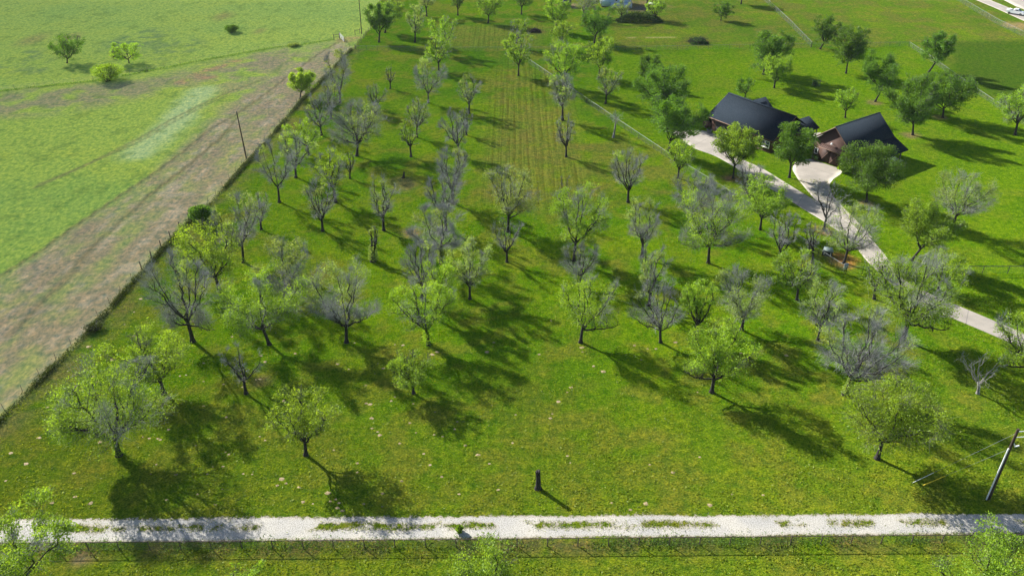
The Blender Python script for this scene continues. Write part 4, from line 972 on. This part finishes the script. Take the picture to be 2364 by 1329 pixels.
SHL = [(p[0] - 0.5, p[1] + 0.15) for p in BOUND]
fence(SHL, "old barbed wire fence with leaning posts along the left side of the orchard", h=1.25, spacing=3.4, rail=False, mesh=False, wires=4, post_m=M_RUST, post_r=.03, name="barbed_wire_fence", group=WF,
      wood=[bt(342, 612), bt(355, 596), bt(370, 578), bt(400, 550), bt(413, 534), bt(425, 520)], jitter=.07, tcap=False)
fence(G([(-60, 222), (0, 210), (215, 187), (310, 170), (400, 153), (450, 142), (560, 123), (640, 109), (700, 102), (771, 92)]), "long low wire fence across the pasture at the upper left", h=1.2, spacing=4.6, rail=False, mesh=False, wires=4, post_m=M_RUST, post_r=.03, name="wire_fence", group=WF, jitter=.05, tcap=False)
fence(G([(820, 114), (838, 92), (852, 72), (866, 48), (876, 18), (880, -20)]), "wire fence climbing from the back corner past the far utility pole", h=1.3, spacing=4, mesh=False, rail=False, wires=5, post_m=M_POST, post_r=.05, name="wire_fence", group=WF, tcap=False)

def H3(px, py, z=0.0): return at(px, py, z)
# brace and white gate in the pasture fence
p0, p1 = at(771, 92), at(784, 90); root = empty("fence_brace", tuple(p0)); tag(root, "wooden H-brace where the pasture fence meets the white gate", "fence brace")
d = p1 - p0
for q in (d * 0, d): MB().beam(q + v3(0, 0, -.03), q + v3(0, 0, 1.6), .09, 8).build("post", M_POST, root)
MB().beam(v3(0, 0, 1.35), d + v3(0, 0, 1.35), .06, 8).build("crossbar", M_POST, root)
MB().beam(v3(0, 0, .7), d + v3(0, 0, .7), .04, 8).build("crossbar", M_POST, root)
def tube_gate(a, b, h, bars, name, label, m, pr_=.03):
    root = empty(name, tuple(a)); tag(root, label, "gate"); d = np.array(b) - np.array(a)
    f = MB(); z0, z1 = .2, h
    f.beam(v3(0, 0, z0), d + v3(0, 0, z0), pr_).beam(v3(0, 0, z1), d + v3(0, 0, z1), pr_).beam(v3(0, 0, z0), v3(0, 0, z1), pr_).beam(d + v3(0, 0, z0), d + v3(0, 0, z1), pr_).build("gate_frame", m, root)
    f = MB()
    for i in range(1, bars): z = z0 + (z1 - z0) * i / bars; f.beam(v3(0, 0, z), d + v3(0, 0, z), pr_ * .7)
    f.build("bars", m, root)
    v_ = MB()
    for t in (.33, .66): v_.beam(d * t + v3(0, 0, z0), d * t + v3(0, 0, z1), pr_ * .7)
    v_.build("uprights", m, root)
    for q in (d * 0 - unit(d) * .12, d + unit(d) * .12): MB().beam(q + v3(0, 0, -.03), q + v3(0, 0, h + .25), .075, 8).build("gate_post", M_DK if m is M_DK else M_POST, root)
    return root
tube_gate(at(785, 88), at(795, 98), 1.5, 9, "farm_gate", "pale steel farm gate standing open at the pasture corner", M_GALV, .035)
tube_gate(at(2034, 632), at(2090, 632), 1.35, 5, "driveway_gate", "dark tube gate across the driveway, half hidden by the gnarled tree", M_DK, .04)
p0, p1 = at(820, 81), at(831, 78); root = empty("fence_brace", tuple(p0)); tag(root, "wooden corner brace left of the far utility pole", "fence brace")
d = p1 - p0
for q in (d * 0, d): MB().beam(q + v3(0, 0, -.03), q + v3(0, 0, 1.5), .08, 8).build("post", M_POST, root)
MB().beam(v3(0, 0, 1.25), d + v3(0, 0, 1.25), .05, 8).build("crossbar", M_POST, root)

# gate sign
q = at(1948, 631); root = empty("gate_sign", tuple(q), 0.12); tag(root, "blue and white sign on a leaning post at the diagonal fence corner", "sign")
MB().beam(v3(0, 0, -.03), v3(.05, 0, 1.75), .045, 8).build("post", M_DK, root)
MB().box(-.32, .36, -.10, -.06, .75, 1.85).build("panel", M_TRIM, root)
MB().box(-.29, .33, -.108, -.1005, 1.40, 1.82).build("blue_field", M_SIGNB, root)
mb = MB()                                                # blue numeral-like mark on the white lower half
mb.box(-.14, .20, -.108, -.1005, 1.24, 1.31).box(-.14, -.07, -.108, -.1005, 1.10, 1.24).box(-.07, .20, -.108, -.1005, 1.04, 1.11).box(.13, .20, -.108, -.1005, .90, 1.04).box(-.14, .13, -.108, -.1005, .84, .91)
mb.build("numeral", M_SIGNB, root)
mb = MB()
for k_, (xa, xb) in enumerate(((-.22, .0), (.05, .26))): mb.box(xa, xb, -.116, -.1085, 1.55, 1.60)
mb.box(-.12, .17, -.116, -.1085, 1.66, 1.71); mb.build("lettering", M_TRIM, root)
# dark box by the diagonal fence
q = at(1909, 588); root = empty("utility_box", tuple(q), -0.35); tag(root, "dark box with a grey-green lid beside the diagonal fence", "utility box")
MB().box(-.75, .75, -.5, .5, 0, .85).build("body", M_BOXD, root)
MB().slab([(-.85, -.6, .98), (.85, -.6, .98), (.62, .45, 1.2), (-.62, .45, 1.2)], .12).build("lid", M_BOXL, root)
MB().box(-.55, -.45, -.53, -.502, .2, .7).box(.45, .55, -.53, -.502, .2, .7).build("hinge", M_TRIM, root)
# sapling in a wire cage
q = at(1883, 199); root = empty("tree_cage", tuple(q)); tag(root, "round wire cage protecting a sapling on the lawn behind the house", "tree cage")
for k_ in range(3):
    th = k_ * 2.094; MB().beam(v3(1.0 * math.cos(th), math.sin(th), -.03), v3(math.cos(th), math.sin(th), 1.6), .03, 6).build("stake", M_DK, root)
mb = MB()
for z in (.3, .7, 1.1, 1.5):
    th = np.linspace(0, 2 * math.pi, 25); v, f_ = tubes(np.stack([np.cos(th) * .98, np.sin(th) * .98, th * 0 + z], -1)[None], np.full((1, 25), .012), 4); mb.add(v, f_)
for th in np.arange(0, 6.28, .26): mb.beam((math.cos(th) * .98, math.sin(th) * .98, .03), (math.cos(th) * .98, math.sin(th) * .98, 1.5), .008, 3)
mb.build("wire_mesh", M_GALV, root)
bush(1883, 199, 184, 1876, 1890, 'd', "little sapling inside the round wire cage", None, name="sapling", n=260, cat="sapling")

# ------------------------------------------------------------------ utility poles
def zfor(q, py):
    lo, hi = 0, 40
    for _ in range(50):
        z = (lo + hi) / 2
        if pr((q[0], q[1], z))[1] > py: lo = z
        else: hi = z
    return z
q = at(2281, 1152); z = zfor(q, 990); root = empty("utility_pole", tuple(q)); tag(root, "tall dark utility pole with white insulators at the bottom right", "utility pole", "utility poles")
tx = (2351 - pr((q[0], q[1], z))[0]) / pr((q[0], q[1], z))[2]
topv = v3(tx, 0, z)
MB().beam(v3(0, 0, -.05), topv, .19, 14, .13).build("pole", M_POLE, root)
d = topv / z
MB().beam(v3(-.20, -.03, .02), d * (z * .74) + v3(-.165, -.03, 0), .075, 10).build("conduit", M_CONDUIT, root)
for zz, dx in ((z - .35, 1.0), (z - 1.1, 1.15)):
    b_ = d * zz; mb = MB(); mb.beam(b_ + v3(.1, 0, 0), b_ + v3(dx, .1, .0), .05, 8, .04); mb.build("bracket", M_CONDUIT, root)
    mb = MB()
    for j, rr in enumerate((.1, .14, .1, .14, .1)): mb.beam(b_ + v3(dx, .1, -.02 + j * .07), b_ + v3(dx, .1, .05 + j * .07), rr, 10, rr * .7)
    mb.build("insulator", M_PORC, root)
b_ = d * (z - 2.0); mb = MB(); mb.beam(b_ + v3(.1, -.05, .2), b_ + v3(.35, -.1, -.25), .06, 8).beam(b_ + v3(.3, -.1, -.25), b_ + v3(.75, -.05, -.15), .07, 8); mb.build("cutout", M_PORC, root)
a1, a2 = at(2106, 1114) - np.array(q), at(2130, 1120) - np.array(q)
for an, top_ in ((a1, d * (z - .5)), (a2, d * (z - 2.6))):
    MB().beam(an, top_, .012, 5).build("guy_wire", M_GALV, root)
dd_ = d * (z - 2.6) - a2; MB().beam(a2, a2 + unit(dd_) * 2.6, .035, 8).build("guy_guard", M_YEL, root)
dd_ = d * (z - .5) - a1; MB().beam(a1, a1 + unit(dd_) * 2.6, .028, 8).build("guy_guard", M_CONDUIT, root)
for k_, (bx, by, tx_, ty, lab) in enumerate(((569, 366, 546, 258, "slim brown utility pole standing alone beside the left wire fence"), (835, 79, 827, -22, "utility pole at the far corner, its top cut off by the picture"))):
    q = at(bx, by); z = zfor(q, ty); root = empty("utility_pole", tuple(q)); tag(root, lab, "utility pole", "utility poles")
    P_z = pr((q[0], q[1], z)); X0 = (tx_ - P_z[0]) / P_z[2]; d = v3(X0, 0, z) / z
    MB().beam(v3(0, 0, -.05), d * z, .15, 10, .10).build("pole", M_POLE, root)
    MB().beam(d * z * .985 + v3(0, 0, 0), d * z * 1.02, .11, 10, .03).build("cap", M_GALV, root)

# ------------------------------------------------------------------ houses (shared frame: x along the eave, y away, z up)
O2 = at(1641, 272, 2.9); RZ = math.radians(-55.4)
hs = empty("house", (O2[0], O2[1], 0), RZ); tag(hs, "long brown house with a charcoal gable roof and white framed window", "house", "brown houses on the lawn")
def gable(y0, y1, x0, x1, xr, z0, zr, along_y=True):
    pass
mb = MB()  # main walls
mb.box(0.0, 16.3, 0.6, 11.8, 0, 2.88)
for xg, s_ in ((0.0, -1), (16.3, 1)):
    x2 = xg + (-.002 if s_ > 0 else .002)
    mb.add([(xg, .6, 2.88), (xg, 11.8, 2.88), (xg, 6.2, 6.60), (xg - .25 * s_, .6, 2.88), (xg - .25 * s_, 11.8, 2.88), (xg - .25 * s_, 6.2, 6.60)], [(0, 3, 5, 2), (1, 2, 5, 4)], [(0, 1, 2), (3, 5, 4)])
mb.build("wall", M_SIDE, hs)
rf = MB()
rf.slab([(-1.3, 0, 2.98), (16.95, 0, 2.98), (16.95, 6.2, 6.95), (-1.3, 6.2, 6.95)], .18)
rf.slab([(-1.3, 6.2, 6.948), (16.95, 6.2, 6.948), (16.95, 12.4, 2.98), (-1.3, 12.4, 2.98)], .18)
R1 = rf.build("roof", M_SHING, hs)
MB().box(-1.3, 16.95, 5.95, 6.45, 6.86, 7.0).build("ridge_cap", M_SHING, R1)
MB().box(-1.3, 16.95, -.05, -.005, 2.80, 2.97).build("gutter", M_BTRIM, R1)
fa = MB(); 
for x_ in (-1.335, 16.953): fa.add([(x_, 0, 2.78), (x_, 6.2, 6.75), (x_, 6.2, 6.93), (x_, 0, 2.96), (x_ + .03, 0, 2.78), (x_ + .03, 6.2, 6.75), (x_ + .03, 6.2, 6.93), (x_ + .03, 0, 2.96)], [(0, 3, 2, 1), (4, 5, 6, 7), (0, 1, 5, 4), (3, 7, 6, 2)])
fa.build("rake_trim", M_BTRIM, R1)
gd = MB().box(1.1, 6.2, .54, .597, 0.03, 2.45).build("garage_door", M_GAR, hs)
MB().box(1.0, 1.1, .52, .595, 0, 2.5).box(6.2, 6.3, .52, .595, 0, 2.5).box(1.0, 6.3, .52, .595, 2.5, 2.6).build("door_frame", M_BTRIM, gd)
def window(par, x0, x1, y, z0, z1, cols=2, rows=2, fr=.09, s=-1):
    f_ = MB()
    f_.box(x0, x1, y - .06, y - .003, z0, z0 + fr).box(x0, x1, y - .06, y - .003, z1 - fr, z1).box(x0, x0 + fr, y - .06, y - .003, z0 + fr, z1 - fr).box(x1 - fr, x1, y - .06, y - .003, z0 + fr, z1 - fr)
    for i in range(1, cols): xm = x0 + (x1 - x0) * i / cols; f_.box(xm - .05, xm + .05, y - .058, y - .003, z0 + fr, z1 - fr)
    for i in range(1, rows): zm = z0 + (z1 - z0) * i / rows; f_.box(x0 + fr, x1 - fr, y - .055, y - .003, zm - .04, zm + .04)
    w_ = f_.build("window", M_TRIM, par); MB().box(x0 + .02, x1 - .02, y - .025, y - .002, z0 + .02, z1 - .02).build("pane", M_GLASS, w_); return w_
window(hs, 13.9, 15.9, .60, .85, 2.35, 2, 2, .11)
MB().box(11.6, 16.3, .50, .597, .0, .22).build("brick_ledge", M_BTRIM, hs)
# rear wing and side porch wing
mb = MB(); mb.box(.9, 5.9, 11.85, 13.2, 0, 3.4); mb.add([(.9, 13.2, 3.4), (5.9, 13.2, 3.4), (3.4, 13.2, 5.6), (.9, 12.9, 3.4), (5.9, 12.9, 3.4), (3.4, 12.9, 5.6)], [(0, 2, 5, 3), (1, 4, 5, 2)], [(0, 1, 2), (3, 5, 4)])
mb.build("wall", M_SIDE, hs)
rf = MB(); rf.slab([(3.3, 8.6, 6.0), (6.5, 10.6, 3.85), (6.5, 13.6, 3.3), (3.3, 13.2, 6.0)], .14); rf.slab([(3.3, 8.6, 5.998), (3.3, 13.2, 5.998), (.1, 13.6, 3.3), (.1, 10.6, 3.85)], .14)
rf.build("roof", M_SHING, hs)
mb = MB(); mb.box(16.32, 17.7, 7.4, 12.2, 0, 3.3); mb.build("wall", M_SIDE, hs)
rf = MB(); rf.slab([(15.3, 7.6, 5.2), (15.3, 12.9, 5.2), (12.6, 12.9, 3.6), (12.6, 7.6, 3.6)], .14); rf.slab([(15.3, 7.0, 5.198), (18.3, 6.6, 3.55), (18.3, 13.0, 3.55), (15.3, 12.9, 5.198)], .14)
rf.build("roof", M_SHING, hs)
MB().box(18.0, 18.15, 12.4, 12.55, 0, 3.4).build("porch_post", M_POST, hs)
# little fenced pen at the garage corner
pen = empty("wood_screen", (O2[0], O2[1], 0), RZ); tag(pen, "low brown board enclosure at the left corner of the house", "screen fence")
MB().box(-2.6, -2.5, .6, 2.6, 0, 1.5).box(-2.5, -.1, .5, .6, 0, 1.5).box(-2.5, -.1, 2.6, 2.7, 0, 1.5).build("boards", M_SIDE, pen)
MB().box(-2.64, -.08, .46, .64, 1.505, 1.56).box(-2.64, -2.46, .645, 2.7, 1.505, 1.56).build("cap", M_BTRIM, pen)
# bin on the concrete
q = at(1637, 307); root = empty("planter_tub", tuple(q)); root.location.z = .019; tag(root, "round grey tub on the concrete in front of the garage door", "tub")
mb = MB(); th = np.linspace(0, 2 * math.pi, 17)[:-1]
prof = [(.42, 0), (.55, .7), (.60, .7), (.60, .76), (.50, .76), (.46, .60), (0.02, .58)]
V = np.array([[r_ * math.cos(t), r_ * math.sin(t), z_] for r_, z_ in prof for t in th]); Q = [[i * 16 + j, i * 16 + (j + 1) % 16, (i + 1) * 16 + (j + 1) % 16, (i + 1) * 16 + j] for i in range(len(prof) - 1) for j in range(16)]
mb.add(V, Q).build("tub", M_GALV, root, True)
bush(1637, 306, 298, 1633, 1641, 'k', "small dark plant growing in the grey tub", None, name="potted_plant", n=120, cat="plant").location.z = .5

bh = empty("barn_garage", (O2[0], O2[1], 0), RZ); tag(bh, "tall brown garage building with a steep navy roof, board doors and side porch", "garage", "brown houses on the lawn")
mb = MB(); mb.box(22.5, 30.6, 6.0, 19.6, 0, 4.15)
for yg in (6.0, 19.35): mb.add([(22.5, yg, 4.15), (30.6, yg, 4.15), (26.6, yg, 7.50), (22.5, yg + .25, 4.15), (30.6, yg + .25, 4.15), (26.6, yg + .25, 7.50)], [(0, 2, 5, 3), (1, 4, 5, 2)], [(0, 1, 2), (3, 5, 4)])
mb.build("wall", M_SIDE, bh)
rf = MB(); rf.slab([(26.6, 5.6, 7.85), (30.95, 5.6, 4.1), (30.95, 20.0, 4.1), (26.6, 20.0, 7.85)], .18)
rf.slab([(26.6, 5.6, 7.848), (26.6, 20.0, 7.848), (22.1, 20.0, 4.35), (22.1, 5.6, 4.35)], .18)
rf.slab([(30.97, 5.6, 4.08), (34.5, 5.6, 2.45), (34.5, 20.0, 2.45), (30.97, 20.0, 4.08)], .14)
R2 = rf.build("roof", M_SHING, bh)
MB().box(26.45, 26.75, 5.6, 20.0, 7.80, 7.90).build("ridge_cap", M_SHING, R2)
fa = MB()
for xa, za, xb, zb in ((22.1, 4.35, 26.6, 7.85), (26.6, 7.85, 30.95, 4.1), (30.97, 4.08, 34.5, 2.45)): fa.add([(xa, 5.56, za - .22), (xb, 5.56, zb - .22), (xb, 5.56, zb - .01), (xa, 5.56, za - .01), (xa, 5.597, za - .22), (xb, 5.597, zb - .22), (xb, 5.597, zb - .01), (xa, 5.597, za - .01)], [(0, 1, 2, 3), (4, 7, 6, 5), (0, 4, 5, 1), (3, 2, 6, 7)])
fa.build("rake_trim", M_BTRIM, R2)
dr_ = MB().box(24.5, 26.55, 5.92, 5.997, .04, 3.0).box(26.65, 28.75, 5.92, 5.997, .04, 3.0).build("barn_door", M_BARN, bh)
mb = MB()
for x0 in (24.5, 26.65): mb.beam((x0 + .1, 5.89, .2), (x0 + 2.0, 5.89, 2.9), .05, 4)
mb.build("door_brace", M_BTRIM, dr_)
mb = MB(); mb.slab([(24.2, 5.2, 3.15), (29.1, 5.2, 3.15), (29.1, 5.99, 3.75), (24.2, 5.99, 3.75)], .08); cn = mb.build("canopy", M_SIDE, bh)
mb = MB()
for x_ in np.arange(24.3, 29.1, .42): mb.slab([(x_, 5.18, 3.2), (x_ + .09, 5.18, 3.2), (x_ + .09, 5.97, 3.8), (x_, 5.97, 3.8)], .05)
mb.build("slats", M_BARN, cn); MB().box(24.15, 29.15, 5.12, 5.19, 3.0, 3.16).build("edge_board", M_BTRIM, cn)
window(bh, 22.85, 23.65, 6.0, 1.1, 2.3, 1, 1, .07)
mb = MB(); mb.beam((26.6, 5.98, 4.35), (26.6, 5.6, 4.45), .06, 8).beam((26.6, 5.62, 4.5), (26.6, 5.55, 4.2), .18, 10, .22); mb.build("wall_lamp", M_PORC, bh)
for y_ in (6.0, 12.7, 18.6): MB().box(33.75, 33.93, y_, y_ + .18, .1, 2.62).build("porch_post", M_POST, bh)
MB().box(30.65, 34.2, 5.7, 19.8, 0, .1).build("porch_floor", M_CONC, bh)
root = empty("porch_bench", (O2[0], O2[1], 0), RZ); tag(root, "pale bench at the far end of the garage's side porch", "bench")
MB().box(32.2, 33.6, 17.3, 17.8, .5, .56).build("seat", M_TRIM, root); MB().box(32.2, 33.6, 17.8, 17.85, .6, 1.0).build("backrest", M_TRIM, root)
for x_ in (32.25, 33.47):
    for y_ in (17.32, 17.7): MB().box(x_, x_ + .08, y_, y_ + .08, .101, .498).build("leg", M_TRIM, root)
for k_, (lx, ly, r_, lab) in enumerate(((23.4, 5.3, .34, "large dark plant pot under the small window of the barn garage"), (24.05, 5.1, .24, "smaller dark plant pot right beside the barn door"))):
    c_, s_ = math.cos(RZ), math.sin(RZ); gx_, gy_ = O2[0] + lx * c_ - ly * s_, O2[1] + lx * s_ + ly * c_
    root = empty("plant_pot", (gx_, gy_, .014)); tag(root, lab, "plant pot", "plant pots by the barn door")
    V = np.array([[a_ * r_ * math.cos(t), a_ * r_ * math.sin(t), z_ * r_] for a_, z_ in ((.7, 0), (1, 1.6), (1.1, 1.6), (1.1, 1.75), (.9, 1.75), (.05, 1.5)) for t in th]); Q = [[i * 16 + j, i * 16 + (j + 1) % 16, (i + 1) * 16 + (j + 1) % 16, (i + 1) * 16 + j] for i in range(5) for j in range(16)]
    MB().add(V, Q).build("pot", M_CLAY, root, True)
    Pl = rng.normal(size=(160, 3)) * v3(.22, .22, .2) + v3(0, 0, r_ * 1.75 + .2); leaf_obj("foliage", Pl, .2, rng, LEAF['k'], root)

# ------------------------------------------------------------------ blue building, shed, far pole, planks, pickup
q = at(1389, 17.5); root = empty("blue_building", tuple(q)); tag(root, "pale blue building at the top edge behind the orchard", "building")
MB().box(0, 10.0, 0, 8, .35, 3.6).build("wall", M_BLUE, root)
MB().box(.1, 9.9, .1, 7.9, 0, .349).build("skirting", M_DK, root)
MB().box(3.0, 10.2, -1.5, -.003, .1, 1.55).build("lower_wall", M_BLUE, root)
rf = MB(); rf.slab([(-.3, -.4, 3.7), (10.3, -.4, 3.7), (10.3, 4, 5.3), (-.3, 4, 5.3)], .12); rf.slab([(-.3, 4, 5.298), (10.3, 4, 5.298), (10.3, 8.4, 3.7), (-.3, 8.4, 3.7)], .12); rf.build("roof", M_BLUE, root)
window(root, 4.5, 5.3, 0, 2.0, 3.1, 1, 1)
q = at(1300, 17); root = empty("garden_shed", tuple(q)); tag(root, "dark blue shed peeking out behind treetops at the top edge", "shed")
M_NAVY = siding_mat("navy_boards", (.02, .04, .09), (.04, .07, .14), 0, .3)
MB().box(0, 2.6, 0, 3, 0, 2.4).build("wall", M_NAVY, root); rf = MB(); rf.slab([(-.2, -.2, 2.5), (2.8, -.2, 2.5), (2.8, 3.2, 2.95), (-.2, 3.2, 2.95)], .1); rf.build("roof", M_SHING, root)
MB().box(2.05, 2.5, -.05, -.002, .1, 2.0).build("door", M_TRIM, root)
q = at(1493, 18); root = empty("utility_pole", tuple(q)); tag(root, "thick dark pole stub at the top edge right of the blue building", "utility pole", "utility poles")
MB().beam(v3(0, 0, -.05), v3(0, 0, 8), .26, 10, .2).build("pole", M_POLE, root); MB().box(-.35, .35, -.42, -.22, .6, 2.0).build("meter_box", M_DK, root)
q = at(1504, 11); root = empty("plank_stack", tuple(q), -.5); tag(root, "pale planks lying beside the dark pole stub", "plank stack")
for k_ in range(3): MB().box(-1.6 + .2 * k_, 1.6 + .2 * k_, k_ * .42, k_ * .42 + .34, 0.01 + .0 * k_, .22 + .1 * k_).build("plank", M_TRIM, root)

def pickup(loc, rz):
    root = empty("pickup_truck", loc, rz); tag(root, "white pickup truck parked on the pale concrete at the top right", "pickup truck")
    W = .98; prof = [(-2.75, .45), (2.7, .45), (2.75, .85), (2.65, 1.10), (1.35, 1.22), (-.55, 1.22), (-2.75, 1.15)]
    n_ = len(prof); V = [(x, -W, z) for x, z in prof] + [(x, W, z) for x, z in prof]
    mb = MB(); mb.add(V, [(i, n_ + i, n_ + (i + 1) % n_, (i + 1) % n_) for i in range(n_)]); mb.add([V[i] for i in range(n_)]); mb.p.append((mb.n - n_, n_, 1)); mb.add([V[n_ + i] for i in range(n_)]); mb.p.append((mb.n - n_, n_, 0))
    body = mb.build("body", M_WHITE, root)
    cab = [(-.75, 1.225, .93), (1.35, 1.225, .93), (.55, 1.85, .78), (-.5, 1.88, .78)]
    V = [(x, -y, z) for x, z, y in cab] + [(x, y, z) for x, z, y in cab]; MB().add(V, [(0, 1, 2, 3), (7, 6, 5, 4), (0, 4, 5, 1), (1, 5, 6, 2), (2, 6, 7, 3), (3, 7, 4, 0)]).build("cab", M_WHITE, root)
    MB().add([(1.30, -.78, 1.285), (1.30, .78, 1.285), (.62, .68, 1.815), (.62, -.68, 1.815), (1.34, -.78, 1.30), (1.34, .78, 1.30), (.66, .68, 1.83), (.66, -.68, 1.83)], [(4, 5, 6, 7), (0, 3, 2, 1), (0, 1, 5, 4), (2, 3, 7, 6)]).build("windscreen", M_GLASS, root)
    for s_ in (-1, 1):
        g_ = [(-.55, .915 * s_, 1.30), (1.0, .915 * s_, 1.30), (.45, .81 * s_, 1.76), (-.42, .81 * s_, 1.76)]; g2 = [(x, y + .012 * s_, z) for x, y, z in g_]
        MB().add(g_ + g2, [(0, 1, 2, 3), (4, 5, 6, 7), (0, 1, 5, 4), (1, 2, 6, 5), (2, 3, 7, 6), (3, 0, 4, 7)]).build("side_window", M_GLASS, root)
        MB().box(2.70, 2.765, s_ * .75 - .15, s_ * .75 + .15, .78, .98).build("headlight", M_PORC, root)
    MB().box(2.74, 2.775, -.55, .55, .62, .95).build("grille", M_DK, root); MB().box(2.76, 2.88, -.95, .95, .42, .60).build("bumper", M_GALV, root)
    MB().box(-2.68, -.85, -.85, .85, 1.226, 1.24).build("bed", M_DK, root)
    mb = MB(); mb.box(-2.75, -.8, -.98, -.87, 1.2, 1.42).box(-2.75, -.8, .87, .98, 1.2, 1.42).box(-2.76, -2.66, -.86, .86, 1.15, 1.42); mb.build("bed_sides", M_WHITE, root)
    for x_ in (-1.75, 1.75):
        for y_ in (-.93, .93):
            wh = MB().beam((x_, y_ - .13, .38), (x_, y_ + .13, .38), .38, 18).build("wheel", M_TYRE, root); MB().beam((x_, y_ - .14, .38), (x_, y_ + .14, .38), .2, 12).build("rim", M_GALV, wh)
q = at(2344, 34); pickup((q[0], q[1], .045), math.radians(-48))

# ------------------------------------------------------------------ haze: the air between here and the far field
m, n, l, o = mat("air"); pv = n.new("ShaderNodeVolumePrincipled"); pv.inputs["Color"].default_value = (0.80, 0.90, 1.0, 1); pv.inputs["Density"].default_value = 0.00004; pv.inputs["Anisotropy"].default_value = 0.2
l.new(pv.outputs[0], o.inputs["Volume"])
tag(MB().box(-3400, 3400, -1100, 4500, -1.0, 66).build("haze", m), "thin pale haze over the far fields", kind="stuff")
